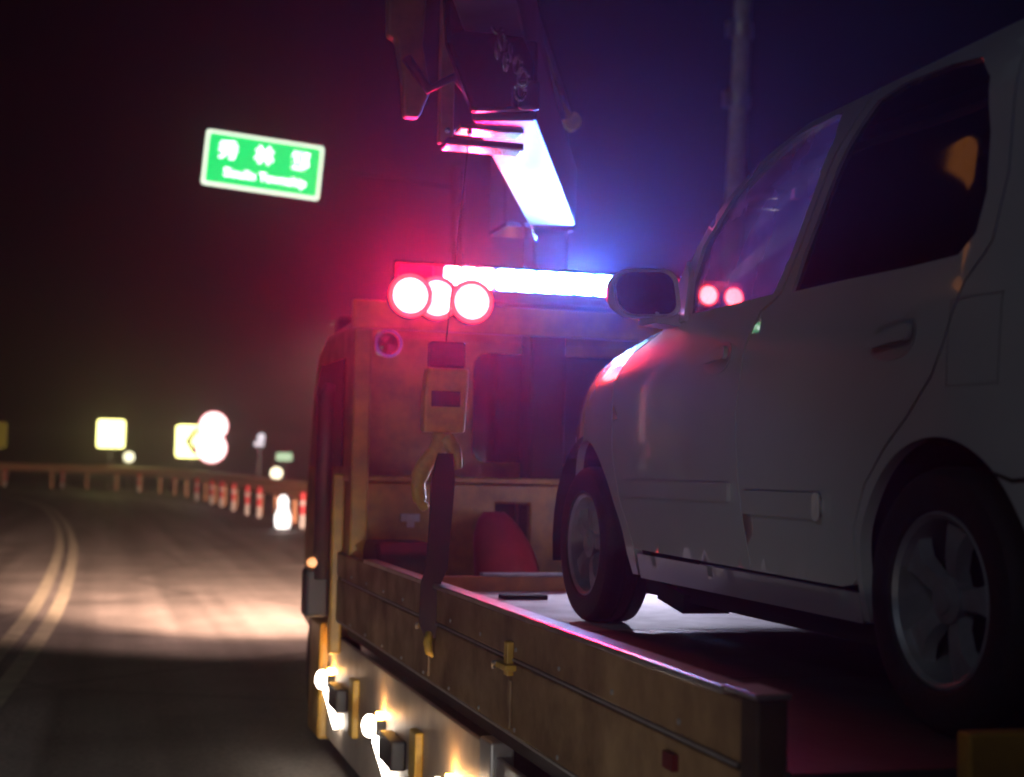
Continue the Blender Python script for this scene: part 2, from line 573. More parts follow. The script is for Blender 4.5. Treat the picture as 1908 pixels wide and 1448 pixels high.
# red and white posts in front of the rail
gp = 'red and white posts along the guard rail'
spots = [(5.30, 39.6), (4.98, 47.8), (4.86, 50.6), (4.80, 55.4), (4.78, 60.7), (4.68, 65.0), (4.5, 72.3), (4.75, 86.0), (2.3, 95.5), (-2.6, 105.5), (-6.6, 109.6)]
words = ['half hidden by the yellow truck cab', 'just right of the pair of brightest red posts', 'brightest red, white at its foot', 'dull pink, left of the bright red pair',
         'thin and dim in the middle of the row', 'thin and paler, left of middle of the row', 'short and dim near the left end of the row',
         'pale yellowish, under the chevron sign', 'dark, on the far bend under the square sign', 'dark, on the far bend left of the square sign', 'orange lit, alone at the far left of the bend']
for i, (x, y) in enumerate(spots):
    e = empty('marker_post', (x, y, 0), 'red and white guard post ' + words[i], 'road post', gp)
    s = 1.0 + 0.004 * max(0, y - 40)
    bm = new()
    lathe(bm, [(0.075, 0), (0.075, 0.36 * s)], (x, y, 0), seg=12)
    obj('foot_band', bm, M['post_white'], e, 40)
    bm = new()
    lathe(bm, [(0.078, 0.36 * s), (0.078, 0.95 * s), (0.05, 0.98 * s), (0.0, 0.99 * s)], (x, y, 0), seg=12)
    obj('red_band', bm, M['post_red'], e, 40)
    bm = new()
    lathe(bm, [(0.081, 0.62 * s), (0.081, 0.74 * s)], (x, y, 0), seg=12)
    obj('collar', bm, M['post_white'], e, 40)

# glowing traffic cone by the truck
e = empty('traffic_cone', (4.62, 38.4, 0), 'white traffic cone with headlight glow painted in beside the truck cab', 'traffic cone')
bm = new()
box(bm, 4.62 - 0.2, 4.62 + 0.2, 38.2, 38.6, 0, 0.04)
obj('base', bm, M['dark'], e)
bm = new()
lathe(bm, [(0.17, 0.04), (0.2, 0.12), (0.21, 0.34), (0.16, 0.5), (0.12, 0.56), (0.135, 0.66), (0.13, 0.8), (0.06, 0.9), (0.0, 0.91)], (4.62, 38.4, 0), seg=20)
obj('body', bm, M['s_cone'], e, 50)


# ---- signs
def plate_sign(name, x, y, z, w, h, face, label, cat, group=None, disc=False, tilt=0.0, deep=0.05, post=True, border=None):
    e = empty(name, (x, y + 0.1, 0), label, cat, group)
    n_ = rrect(w, h, min(w, h) * 0.1) if not disc else [(w / 2 * math.cos(2 * math.pi * k / 36), w / 2 * math.sin(2 * math.pi * k / 36)) for k in range(36)]
    ca, sa = math.cos(tilt), math.sin(tilt)
    rt = lambda p, q: (p * ca + q * sa, -p * sa + q * ca)
    bm = new()
    prism(bm, [rt(*p) for p in n_], lambda p, q: Vector((x + p, y, z + q)), lambda p, q: Vector((x + p, y + deep, z + q)))
    f = obj('face', bm, face, e)
    if post:
        bm = new()
        tube(bm, [(x, y + 0.1, 0), (x, y + 0.1, z + h * 0.3)], 0.06, 10)
        obj('post', bm, M['steel'], e, 40)
    return e, f


def chevron(parent, x, y, z, w, h):
    bm = new()
    for s in (1, -1):
        q = [(0.24 * w, 0.40 * h * s), (0.05 * w, 0.40 * h * s), (-0.22 * w, 0), (-0.03 * w, 0)]
        prism(bm, q, lambda p, r: Vector((x + p, y - 0.025, z + r)), lambda p, r: Vector((x + p, y - 0.003, z + r)))
    obj('chevron', bm, M['dark'], parent)


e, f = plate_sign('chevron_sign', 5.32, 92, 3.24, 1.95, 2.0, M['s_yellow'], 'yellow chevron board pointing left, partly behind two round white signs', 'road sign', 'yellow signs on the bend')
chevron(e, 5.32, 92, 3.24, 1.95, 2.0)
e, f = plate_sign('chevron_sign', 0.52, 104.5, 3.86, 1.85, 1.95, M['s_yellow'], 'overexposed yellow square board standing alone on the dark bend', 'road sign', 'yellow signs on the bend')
e, f = plate_sign('chevron_sign', -7.75, 114, 3.75, 1.75, 1.95, mat('sign_yellow_unlit', (0.5, 0.45, 0.02), 0.5), 'dim yellow board cut off by the left edge of the photo', 'road sign', 'yellow signs on the bend')
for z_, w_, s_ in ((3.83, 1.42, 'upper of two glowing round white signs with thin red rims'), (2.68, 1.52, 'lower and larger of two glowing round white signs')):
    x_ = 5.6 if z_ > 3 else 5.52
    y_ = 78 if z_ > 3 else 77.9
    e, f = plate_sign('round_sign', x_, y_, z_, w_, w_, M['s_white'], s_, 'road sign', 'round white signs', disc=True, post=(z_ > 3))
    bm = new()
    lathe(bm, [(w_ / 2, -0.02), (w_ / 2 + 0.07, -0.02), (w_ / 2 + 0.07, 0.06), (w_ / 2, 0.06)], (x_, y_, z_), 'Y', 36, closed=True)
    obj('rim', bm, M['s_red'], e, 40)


def reflector(x, y, z, r, m_, label, sq=False):
    e = empty('reflector_post', (x, y, 0), label, 'reflector', 'small reflectors beyond the rail')
    bm = new()
    tube(bm, [(x, y + 0.06, 0), (x, y + 0.06, z)], 0.035, 8)
    obj('post', bm, M['steel'], e, 40)
    bm = new()
    if sq:
        box(bm, x - r, x + r, y - 0.02, y + 0.02, z - r * 0.5, z + r * 0.5)
    else:
        lathe(bm, [(r, -0.02), (r * 1.02, 0.0), (r, 0.03)], (x, y, z), 'Y', 18)
    obj('reflector', bm, m_, e)


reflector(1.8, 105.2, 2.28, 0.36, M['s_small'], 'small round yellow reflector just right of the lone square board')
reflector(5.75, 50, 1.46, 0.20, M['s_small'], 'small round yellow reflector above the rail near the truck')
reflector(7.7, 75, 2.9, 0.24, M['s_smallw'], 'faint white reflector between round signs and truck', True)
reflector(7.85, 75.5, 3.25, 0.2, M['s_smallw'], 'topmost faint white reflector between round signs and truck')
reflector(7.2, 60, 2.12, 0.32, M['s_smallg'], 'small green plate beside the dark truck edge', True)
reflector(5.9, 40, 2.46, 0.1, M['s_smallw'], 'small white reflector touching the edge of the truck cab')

# ---- green place-name sign on a mast arm
sx, sy, sz = 2.99, 30.0, 7.86
e = empty('place_sign', (7.2, 30.25, 0), 'green overhead sign with three white characters and lettering below', 'road sign')
TL = R(4.2)
ca, sa = math.cos(TL), math.sin(TL)


def sg(p, q, d): return Vector((sx + p * ca + q * sa, sy + d, sz - p * sa + q * ca))


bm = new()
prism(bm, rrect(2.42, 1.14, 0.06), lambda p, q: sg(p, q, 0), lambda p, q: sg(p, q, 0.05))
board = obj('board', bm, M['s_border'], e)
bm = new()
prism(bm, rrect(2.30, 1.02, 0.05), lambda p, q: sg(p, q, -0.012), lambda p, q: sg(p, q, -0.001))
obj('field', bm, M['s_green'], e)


def text(parent, name, s, p, q, size, m_, bold=0.0):
    cu_ = bpy.data.curves.new(name, 'FONT')
    cu_.body = s
    cu_.size = size
    cu_.align_x = 'CENTER'
    cu_.align_y = 'CENTER'
    cu_.extrude = 0.004
    cu_.offset = bold
    o = bpy.data.objects.new(name, cu_)
    COL.objects.link(o)
    bpy.context.view_layer.update()
    me = bpy.data.meshes.new_from_object(o.evaluated_get(bpy.context.evaluated_depsgraph_get()))
    bpy.data.objects.remove(o)
    bm = new()
    bm.from_mesh(me)
    bpy.data.meshes.remove(me)
    for v in bm.verts: v.co = sg(p + v.co.x, q + v.co.y, -0.018 - v.co.z)
    bmesh.ops.recalc_face_normals(bm, faces=bm.faces)
    obj(name, bm, m_, parent)


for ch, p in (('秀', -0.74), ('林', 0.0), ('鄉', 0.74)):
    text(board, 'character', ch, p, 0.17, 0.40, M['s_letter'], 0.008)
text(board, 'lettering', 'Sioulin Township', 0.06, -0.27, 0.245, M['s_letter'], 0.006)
bm = new()
tube(bm, [(7.2, 30.25, 0), (7.2, 30.25, 8.2)], 0.14, 14)
obj('mast', bm, M['dark'], e, 40)
bm = new()
tube(bm, [(7.2, 30.25, 7.75), (2.2, 30.15, 8.05)], 0.03, 10)
obj('arm', bm, M['dark'], e, 40)

# ---- utility pole right of the truck
px_, py_ = 10.86, 24.0
e = empty('utility_pole', (px_ - 0.2, py_, 0), 'grey concrete utility pole with clamp bands behind the car', 'pole')
bm = new()
tube(bm, [(px_ - 0.2, py_, 0), (px_ + 0.1, py_, 9.0), (px_ + 0.16, py_, 11.5)], [0.21, 0.165, 0.15], 18)
obj('shaft', bm, M['concrete'], e, 40)
for z_ in (8.45, 9.75):
    xx = px_ - 0.2 + 0.3 * z_ / 9
    bm = new()
    lathe(bm, [(0.19, z_ - 0.14), (0.2, z_ - 0.1), (0.2, z_ + 0.1), (0.19, z_ + 0.14)], (xx, py_, 0), seg=18)
    box(bm, xx - 0.30, xx - 0.17, py_ - 0.08, py_ + 0.08, z_ - 0.12, z_ + 0.16)
    obj('clamp', bm, M['steel'], e)

# ---- sodium street lamp over the left verge (its reflection stands in the car's rear window)
e = empty('street_lamp', (-9.6, 17.2, 0), 'tall grey street lamp with a sodium lamp on the left verge', 'street lamp')
bm = new()
tube(bm, [(-9.6, 17.2, -0.03), (-9.6, 17.2, 7.2), (-9.4, 17.2, 8.0), (-8.6, 17.2, 8.4), (-7.4, 17.2, 8.4)], [0.1, 0.07, 0.06, 0.05, 0.045], 12)
obj('pole', bm, M['steel'], e, 40)
bm = new()
beam(bm, (-7.7, 17.2, 8.37), (-6.85, 17.2, 8.37), 0.55, 0.2, w1=0.45)
hd = obj('lamp_head', bm, M['steel'], e, bevel=0.03)
bm = new()
box(bm, -7.5, -6.5, 16.9, 17.5, 7.8, 8.36)
obj('bowl', bm, M['l_street'], hd, bevel=0.08)

# ================================================================== TOW TRUCK
T = empty('tow_truck', (2.35, 5.2, 0), 'yellow recovery truck with flat deck, crane and red and blue light bar', 'truck')
TX0, TX1 = 1.2, 3.5

# deck: three plates with open joints, and the structure under it
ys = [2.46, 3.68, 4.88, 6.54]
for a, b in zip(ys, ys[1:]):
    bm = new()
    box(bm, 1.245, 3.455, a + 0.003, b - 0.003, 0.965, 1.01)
    obj('deck_plate', bm, M['deck'] if a > 4.5 else M['deck_shaded'], T, bevel=0.004)
for x_ in (1.9, 2.7):
    bm = new()
    box(bm, x_, x_ + 0.1, 2.5, 9.4, 0.56, 0.84)
    obj('frame_rail', bm, M['chassis'], T)
for y_ in (2.55, 3.3, 4.1, 4.9, 5.7, 6.45):
    bm = new()
    box(bm, 1.28, 3.42, y_, y_ + 0.07, 0.845, 0.962)
    obj('cross_member', bm, M['chassis'], T)
bm = new()
box(bm, 1.26, 1.31, 2.5, 7.55, 0.70, 0.84)
obj('side_sill', bm, M['chassis'], T)

# side boards: upper and lower face with a pressed joint, steel edge strip, latches
for side in (0, 1):
    X = (lambda x: x) if side == 0 else (lambda x: TX0 + TX1 - x)
    bx = lambda bm, x0, x1, *r: box(bm, min(X(x0), X(x1)), max(X(x0), X(x1)), *r)
    sb = None
    bm = new()
    bx(bm, 1.2, 1.24, 2.55, 7.57, 0.780, 0.992)
    sb = obj('side_board', bm, M['panel'], T, bevel=0.006)
    bm = new()
    bx(bm, 1.206, 1.238, 2.551, 7.569, 0.9922, 1.0058)
    obj('joint', bm, M['trim'], sb)
    bm = new()
    bx(bm, 1.2, 1.24, 2.55, 7.57, 1.006, 1.128)
    obj('upper_board', bm, M['panel'], sb, bevel=0.006)
    bm = new()
    bx(bm, 1.194, 1.199, 2.6, 7.4, 1.0, 1.0065)
    obj('joint_lip', bm, M['steel'], sb)
    bm = new()
    bx(bm, 1.188, 1.25, 2.66, 6.72, 1.1285, 1.146)
    obj('edge_strip', bm, M['rail'], sb, bevel=0.004)
    bm = new()
    bx(bm, 1.194, 1.199, 2.55, 7.5, 0.778, 0.786)
    obj('lower_lip', bm, M['steel'], sb)
    for y_ in (4.2, 5.32):
        bm = new()
        bx(bm, 1.178, 1.199, y_ - 0.02, y_ + 0.02, 0.955, 1.055)
        bx(bm, 1.165, 1.1995, y_ - 0.05, y_ + 0.075, 0.972, 0.990)
        la = obj('latch', bm, M['yellow_clean'], sb, bevel=0.003)
        bm = new()
        tube(bm, [(X(1.168), y_ + 0.06, 0.985), (X(1.168), y_ + 0.1, 0.98), (X(1.172), y_ + 0.11, 0.965)], 0.007, 8)
        obj('handle', bm, M['steel'], la, 40)
        bm = new()
        bx(bm, 1.19, 1.1995, y_ - 0.012, y_ + 0.012, 0.80, 0.94)
        obj('hinge', bm, M['panel'], sb, bevel=0.003)
    for k in range(11):
        for z_ in (1.035, 0.80):
            bm = new()
            lathe(bm, [(0.008, -0.001), (0.006, 0.004), (0.0, 0.005)], (X(1.2), 2.85 + 0.42 * k + 0.05, z_), 'X', 8)
            if side == 0: bmesh.ops.scale(bm, verts=bm.verts, vec=(-1, 1, 1), space=Matrix.Translation((-1.2, 0, 0)))
            obj('rivet', bm, M['steel'], sb)
    bm = new()
    bx(bm, 1.19, 1.255, 2.50, 2.575, 0.72, 1.14)
    obj('corner_post', bm, M['post_dim'], T, bevel=0.006)
    bm = new()
    bx(bm, 1.185, 1.26, 2.495, 2.64, 1.141, 1.152)
    obj('post_cap', bm, M['rail'], T, bevel=0.003)
    for y_ in (2.93,):
        bm = new()
        bx(bm, 1.186, 1.1995, y_ - 0.03, y_ + 0.03, 0.93, 0.965)
        obj('red_reflector', bm, M['dull_red'], sb)

# head board lip at the front of the deck
bm = new()
box(bm, 1.36, 3.4, 6.555, 6.6, 0.9, 1.078)
obj('head_board', bm, M['orange'], T, bevel=0.004)
bm = new()
box(bm, 1.72, 3.4, 6.545, 6.61, 1.079, 1.094)
obj('head_board_rail', bm, M['rail'], T, bevel=0.004)
# tail board
bm = new()
box(bm, 1.58, 3.42, 2.405, 2.45, 0.82, 1.085)
obj('tail_board', bm, M['yellow'], T, bevel=0.006)

# crane bay floor, tool box behind the cab, crane column
bm = new()
box(bm, 1.26, 3.44, 6.63, 7.83, 0.86, 0.95)
obj('bay_floor', bm, M['chassis'], T)
bm = new()
prism(bm, [(1.24, 0.955), (1.24, 1.5), (3.4, 1.5), (3.4, 0.955), (2.20, 0.955), (2.20, 1.40), (2.01, 1.40), (2.01, 0.955)],
      lambda p, q: Vector((p, 7.42, q)), lambda p, q: Vector((p, 7.80, q)))
tb = obj('tool_box', bm, M['yellow'], T, bevel=0.01)
bm = new()
box(bm, 1.22, 3.42, 7.39, 7.82, 1.505, 1.535)
obj('lid', bm, M['yellow'], tb, bevel=0.006)
bm = new()
box(bm, 2.012, 2.198, 7.70, 7.73, 0.956, 1.398)
obj('recess', bm, M['trim'], tb)
for x_ in (1.55, 2.75, 3.1):
    bm = new()
    box(bm, x_ - 0.05, x_ + 0.05, 7.405, 7.4195, 1.30, 1.34)
    box(bm, x_ - 0.02, x_ + 0.02, 7.395, 7.4045, 1.27, 1.335)
    obj('catch', bm, M['steel'], tb, bevel=0.002)
bm = new()
box(bm, 2.41, 2.455, 7.37, 7.389, 1.435, 1.50)
prism(bm, [(2.415, 1.501), (2.45, 1.501), (2.432, 1.545)], lambda p, q: Vector((p, 7.37, q)), lambda p, q: Vector((p, 7.385, q)))
obj('white_marker', bm, M['mark'], tb)

bm = new()
box(bm, 2.80, 2.92, 7.345, 7.418, 1.42, 1.49)
dl = obj('added_deck_lamp', bm, M['trim'], T, bevel=0.008)  # housing for the added lamp, hidden by the car
bm = new()
box(bm, 2.81, 2.91, 7.336, 7.344, 1.43, 1.48)
obj('lens', bm, M['mark'], dl)
# light rack
bm = new()
box(bm, 1.2, 3.46, 7.27, 7.33, 2.285, 2.43)
rk = obj('light_rack', bm, M['yellow'], T, bevel=0.008)
for x0, x1 in ((1.21, 1.30), (3.36, 3.45)):
    bm = new()
    box(bm, x0, x1, 7.26, 7.34, 0.96, 2.284)
    obj('upright', bm, M['yellow'], rk, bevel=0.012)
bm = new()
lathe(bm, [(0.058, -0.03), (0.072, -0.03), (0.076, 0.0), (0.066, 0.025), (0.058, 0.0)], (1.375, 7.24, 2.205), 'Y', 32, closed=True)
rg = obj('round_work_lamp', bm, M['chrome'], rk, 60)
bm = new()
lathe(bm, [(0.0, -0.012), (0.04, -0.008), (0.057, 0.0), (0.055, 0.02)], (1.375, 7.24, 2.205), 'Y', 28)
obj('lens', bm, M['cabglass'], rg, 60)

LB = None
bm = new()
prism(bm, rrect(1.96, 0.06, 0.025), lambda p, q: Vector((2.37 + p, 7.22, 2.475 + q)), lambda p, q: Vector((2.37 + p, 7.42, 2.475 + q)))
LB = obj('light_bar', bm, M['trim'], T)
for x_ in (1.72, 2.04, 2.95):
    bm = new()
    box(bm, x_ - 0.03, x_ + 0.03, 7.26, 7.34, 2.4305, 2.446)
    obj('foot', bm, M['chrome'], LB)


def lens(name, x0, x1, m_):
    bm = new()
    prof = [(0.0, -0.057), (-0.05, -0.054), (-0.073, -0.045), (-0.073, 0.05), (-0.05, 0.064), (0.0, 0.068)]
    prism(bm, prof, lambda p, q: Vector((x0, 7.315 + p, 2.566 + q)), lambda p, q: Vector((x1, 7.315 + p, 2.566 + q)))
    return obj(name, bm, m_, LB, 50)


bm = new()
prism(bm, rrect(0.085, 0.15, 0.02), lambda p, q: Vector((1.41, 7.3595 + p, 2.578 + q)), lambda p, q: Vector((3.34, 7.3595 + p, 2.578 + q)))
obj('blocking_spine', bm, M['trim'], LB)  # added bar that blocks the lenses' forward light
def modules(parent, x0, x1, n_, m_):
    w = (x1 - x0) / n_
    for k in range(n_):
        bm = new()
        prism(bm, rrect(w * 1.0 - 0.002, 0.108, 0.02), lambda p, q: Vector((x0 + (k + 0.5) * w + p, 7.232, 2.566 + q)), lambda p, q: Vector((x0 + (k + 0.5) * w + p, 7.2395, 2.566 + q)))
        obj('led_module', bm, m_, parent)


lens('red_lens', 1.42, 1.60, M['lens_red'])
a_ = lens('red_lens', 1.605, 1.93, M['lens_red'])
modules(a_, 1.66, 1.925, 3, M['l_redwhite'])
a_ = lens('blue_lens', 1.935, 2.62, M['lens_blue'])
modules(a_, 1.94, 2.58, 6, M['l_bluewhite'])
lens('red_lens', 2.75, 3.33, M['lens_red'])
for k, (x_, z_) in enumerate(((1.465, 2.445), (1.605, 2.44), (1.785, 2.43), (3.09, 2.535), (3.235, 2.53))):
    y_ = 7.135 + 0.007 * (k % 2)
    s_ = 1.0 if k < 3 else 0.55
    bm = new()
    lathe(bm, [(0.113 * s_, 0.003), (0.116 * s_, 0.0), (0.117 * s_, 0.04), (0.03, 0.055), (0.0, 0.055)], (x_, y_, z_), 'Y', 32)
    lp = obj('red_lamp', bm, M['trim'], LB, 40)
    bm = new()
    lathe(bm, [(0.089 * s_, 0.0), (0.1 * s_, -0.0015), (0.112 * s_, 0.001)], (x_, y_, z_), 'Y', 32)
    obj('lens', bm, M['lens_halo'], lp, 60)
    bm = new()
    lathe(bm, [(0.0, -0.006), (0.088 * s_, -0.001)], (x_, y_, z_), 'Y', 32)
    obj('bulb', bm, M['l_red'], lp, 60)
bm = new()
box(bm, 1.42, 3.33, 7.2005, 7.2185, 2.448, 2.502)
obj('lamp_bracket', bm, M['trim'], LB)

# cab
cabp = [(7.95, 0.62), (7.93, 2.30), (8.0, 2.39), (8.2, 2.42), (9.1, 2.41), (9.4, 2.33), (9.58, 2.1), (9.78, 1.55), (9.84, 1.35), (9.84, 0.55), (9.3, 0.5), (8.2, 0.62)]
bm = new()
prism(bm, cabp, lambda p, q: Vector((TX0 + 0.13, p, q)), lambda p, q: Vector((TX1, p, q)))
cab = obj('cab', bm, M['yellow'], T, bevel=0.05)
bm = new()
prism(bm, rrect(1.3, 0.62, 0.08), lambda p, q: Vector((2.65 + p, 7.915, 1.93 + q)), lambda p, q: Vector((2.65 + p, 7.9285, 1.93 + q)))
w_ = obj('rear_window', bm, M['cabglass'], cab)
bm = new()
for s_ in (-1, 1):
    box(bm, 2.65 + s_ * 0.3 - 0.012, 2.65 + s_ * 0.3 + 0.012, 7.90, 7.914, 1.64, 2.22)
obj('window_bar', bm, M['steel'], w_)
for sd, xx in ((-1, TX0 + 0.13), (1, TX1)):
    bm = new()
    prism(bm, [(8.25, 1.58), (8.25, 2.2), (9.15, 2.22), (9.42, 2.0), (9.55, 1.58)], lambda p, q: Vector((xx + sd * 0.004, p, q)), lambda p, q: Vector((xx + sd * 0.016, p, q)))
    obj('side_window', bm, M['cabglass'], cab)
    bm = new()
    prism(bm, [(8.2, 0.75), (8.2, 1.52), (9.5, 1.52), (9.5, 0.75)], lambda p, q: Vector((xx + sd * 0.003, p, q)), lambda p, q: Vector((xx + sd * 0.02, p, q)))
    d_ = obj('door', bm, M['yellow'], cab, bevel=0.01)
    bm = new()
    box(bm, xx + sd * 0.035 - 0.013, xx + sd * 0.035 + 0.013, 8.3, 8.46, 1.38, 1.42)
    obj('handle', bm, M['chrome'], d_, bevel=0.005)
bm = new()
prism(bm, [(1.35, 1.5), (1.45, 2.2), (3.25, 2.2), (3.35, 1.5)], lambda p, q: Vector((p, 9.865 - (q - 1.35) * 0.35, q)), lambda p, q: Vector((p, 9.80 - (q - 1.35) * 0.35, q)))
obj('windscreen', bm, M['cabglass'], cab)
# dark stack and box at the left rear cab corner
bm = new()
tube(bm, [(1.14, 7.72, 0.98), (1.14, 7.72, 1.95), (1.16, 7.72, 2.02)], [0.045, 0.045, 0.03], 14)
obj('air_intake', bm, M['trim'], T, 40)
bm = new()
box(bm, 1.055, 1.185, 7.7, 7.86, 0.78, 1.035)
mb = obj('black_side_box', bm, M['trim'], T, bevel=0.02)
bm = new()
sphere(bm, (1.095, 7.71, 1.068), 0.028, sx=1.3)
obj('amber_lamp', bm, M['l_turn'], mb, 60)
# yellow front stake of the side board
bm = new()
box(bm, 1.17, 1.235, 7.58, 7.64, 0.60, 1.54)
obj('front_stake', bm, M['yellow'], T, bevel=0.012)

# side guard under the deck with lit side lamps
bm = new()
box(bm, 1.235, 1.255, 4.66, 8.02, 0.10, 0.676)
sgd = obj('side_guard', bm, M['skirt'], T, bevel=0.006)
bm = new()
box(bm, 1.236, 1.256, 2.7, 4.50, 0.55, 0.655)
obj('rear_side_bar', bm, M['steel'], T, bevel=0.006)
bm = new()
box(bm, 1.22, 1.30, 4.50, 4.64, 0.30, 0.70)
obj('guard_bracket', bm, M['steel'], T, bevel=0.008)
for y_ in (7.80, 6.36, 5.02):
    z_ = 0.44
    bm = new()
    box(bm, 1.19, 1.2345, y_ - 0.05, y_ + 0.05, z_ - 0.045, z_ + 0.03)
    sl = obj('side_lamp', bm, M['trim'], sgd, bevel=0.005)
    bm = new()
    sphere(bm, (1.172, y_, z_), 0.05, sx=0.7)
    obj('bulb_lens', bm, M['l_side'], sl, 60)
    bm = new()
    beam(bm, (1.19, y_ - 0.04, z_ - 0.05), (1.21, y_ - 0.28, z_ - 0.2), 0.02, 0.035)
    obj('streak_glow', bm, M['l_side'], sl)  # glowing strip paints the bright streak below the lamp
    bm = new()
    box(bm, 1.205, 1.232, y_ - 0.022, y_ + 0.022, z_ + 0.0305, z_ + 0.055)
    obj('amber_lens', bm, M['l_amber'], sl)
    bm = new()
    box(bm, 1.17, 1.2345, y_ - 0.50, y_ - 0.22, z_ - 0.10, z_ + 0.02)
    obj('lamp_shield', bm, M['trim'], sgd, bevel=0.01)
    bm = new()
    box(bm, 1.20, 1.2345, y_ - 0.82, y_ - 0.70, z_ - 0.17, z_ + 0.11)
    obj('yellow_stay', bm, M['yellow_clean'], sgd, bevel=0.008)

bm = new()
box(bm, 1.19, 1.29, 8.03, 8.42, 0.08, 0.72)
obj('step_panel', bm, M['yellow'], T, bevel=0.02)
bm = new()
box(bm, 1.47, 1.65, 9.5, 9.66, 2.435, 2.56)
rl = obj('added_roof_lamp', bm, M['trim'], cab, bevel=0.01)  # unseen housing for the added road light
bm = new()
box(bm, 1.48, 1.70, 9.50, 9.93, 2.5625, 2.575)
obj('beam_cutoff', bm, M['trim'], rl)  # added shield that cuts off the upper beam
bm = new()
box(bm, 1.49, 1.63, 9.661, 9.672, 2.455, 2.54)
obj('lens', bm, M['l_roof'], rl)
# truck wheels
def truck_wheel(x, y, s):
    r = 0.37
    bm = new()
    lathe(bm, [(0.19, -0.1), (0.30, -0.125), (0.355, -0.115), (r, -0.08), (r, 0.08), (0.355, 0.115), (0.30, 0.125), (0.19, 0.1)], (x, y, r), 'X', 36)
    w = obj('wheel', bm, M['rubber'], T, 30)
    bm = new()
    lathe(bm, [(0.0, 0.05 * s), (0.1, 0.05 * s), (0.14, 0.02 * s), (0.185, 0.11 * s), (0.19, 0.101 * s)], (x, y, r), 'X', 28)
    obj('rim', bm, M['steel'], w, 40)


for y_ in (3.55, 9.0):
    truck_wheel(1.42, y_, -1)
    truck_wheel(3.28, y_, 1)

# ---- crane: column, turret, stowed boom and boom tip tackle
bm = new()
box(bm, 2.2, 2.4, 7.45, 7.66, 0.951, 2.88)
obj('crane_column', bm, M['dark'], T, bevel=0.02)
bm = new()
prism(bm, [(2.02, 2.90), (2.02, 3.40), (2.12, 3.62), (2.36, 3.62), (2.39, 3.2), (2.39, 2.90)], lambda p, q: Vector((p, 7.40, q)), lambda p, q: Vector((p, 7.72, q)))
tu = obj('crane_turret', bm, M['boom'], T, bevel=0.015)
bm = new()
box(bm, 2.02, 2.40, 7.36, 7.72, 2.872, 2.897)
obj('turret_flange', bm, M['chrome'], tu)
bm = new()
tube(bm, [(2.10, 7.27, 2.96), (2.14, 7.29, 2.88), (2.17, 7.3, 2.79)], 0.011, 8)
obj('grease_rod', bm, M['chrome'], tu, 40)
# outer face plates of the boom are the large dim tapered plane, the underside carries the light
A_, B_ = Vector((0.75, 3.55, 3.02)), Vector((2.17, 7.02, 2.98))
A2_ = A_.lerp(B_, 0.44)
bm = new()
beam(bm, A2_, B_, 0.24, 0.30)
bo = obj('crane_boom', bm, M['boom'], T, bevel=0.012)
bm = new()
beam(bm, A_ + Vector((0.05, 0.1, 0.34)), B_ + Vector((0.02, 0.3, 0.26)), 0.22, 0.36, h1=0.30)
obj('boom_cylinder_cover', bm, M['boom_dark'], bo, bevel=0.01)
bm = new()
tube(bm, [A_ + Vector((0.10, 0.4, 0.64)), B_ + Vector((0.12, 0.2, 0.50))], 0.045, 12)
obj('boom_cylinder', bm, M['chrome'], bo, 40)
bm = new()
lathe(bm, [(0.05, -0.02), (0.05, 0.05)], (2.38, 7.38, 3.47), 'Y', 12)
obj('boom_lug', bm, M['yellow_clean'], bo, 40)

# boom tip hardware hanging left of the boom, nearer the camera
tip = empty('boom_tip_tackle', (1.3, 5.3, 2.77), 'dark greasy winch tackle with shackles hanging at the crane boom tip', 'crane tackle')
bm = new()
prism(bm, [(0.965, 3.42), (1.12, 3.42), (1.105, 3.16), (1.14, 2.99), (1.10, 2.885), (1.04, 2.885), (1.03, 3.03), (1.005, 3.17), (0.97, 3.19)],
      lambda p, q: Vector((p, 5.26, q)), lambda p, q: Vector((p, 5.33, q)))
obj('hanging_arm', bm, M['boom_yellow'], tip, bevel=0.012)
bm = new()
box(bm, 1.18, 1.235, 5.28, 5.33, 2.80, 3.40)
obj('guide_bar', bm, M['boom_yellow'], tip, bevel=0.006)
bm = new()
prism(bm, [(1.24, 2.86), (1.14, 3.10), (1.10, 3.60), (1.42, 3.60), (1.42, 3.16), (1.47, 3.05), (1.47, 2.88)], lambda p, q: Vector((p, 5.00, q)), lambda p, q: Vector((p, 5.06, q)))
obj('winch_housing', bm, M['grease'], tip, bevel=0.015)
bm = new()
box(bm, 1.395, 1.475, 4.94, 4.975, 2.868, 2.975)
obj('side_plate', bm, M['boom'], tip, bevel=0.012)
bm = new()
box(bm, 1.19, 1.49, 5.20, 5.31, 2.775, 2.805)
obj('sheave_beam', bm, M['chrome'], tip, bevel=0.006)
bm = new()
box(bm, 1.24, 1.49, 5.20, 5.31, 2.84, 2.86)
obj('sheave_beam', bm, M['chrome'], tip, bevel=0.006)
for x_ in (1.19, 1.275):
    bm = new()
    sphere(bm, (x_, 5.19, 2.825), 0.012)
    obj('bolt', bm, M['chrome'], tip, 60)
lnk = [(1.375, 5.2, 3.245), (1.392, 5.19, 3.18), (1.375, 5.19, 3.145), (1.425, 5.19, 3.14), (1.405, 5.18, 3.10), (1.452, 5.18, 3.095), (1.475, 5.18, 3.045), (1.47, 5.2, 3.0)]
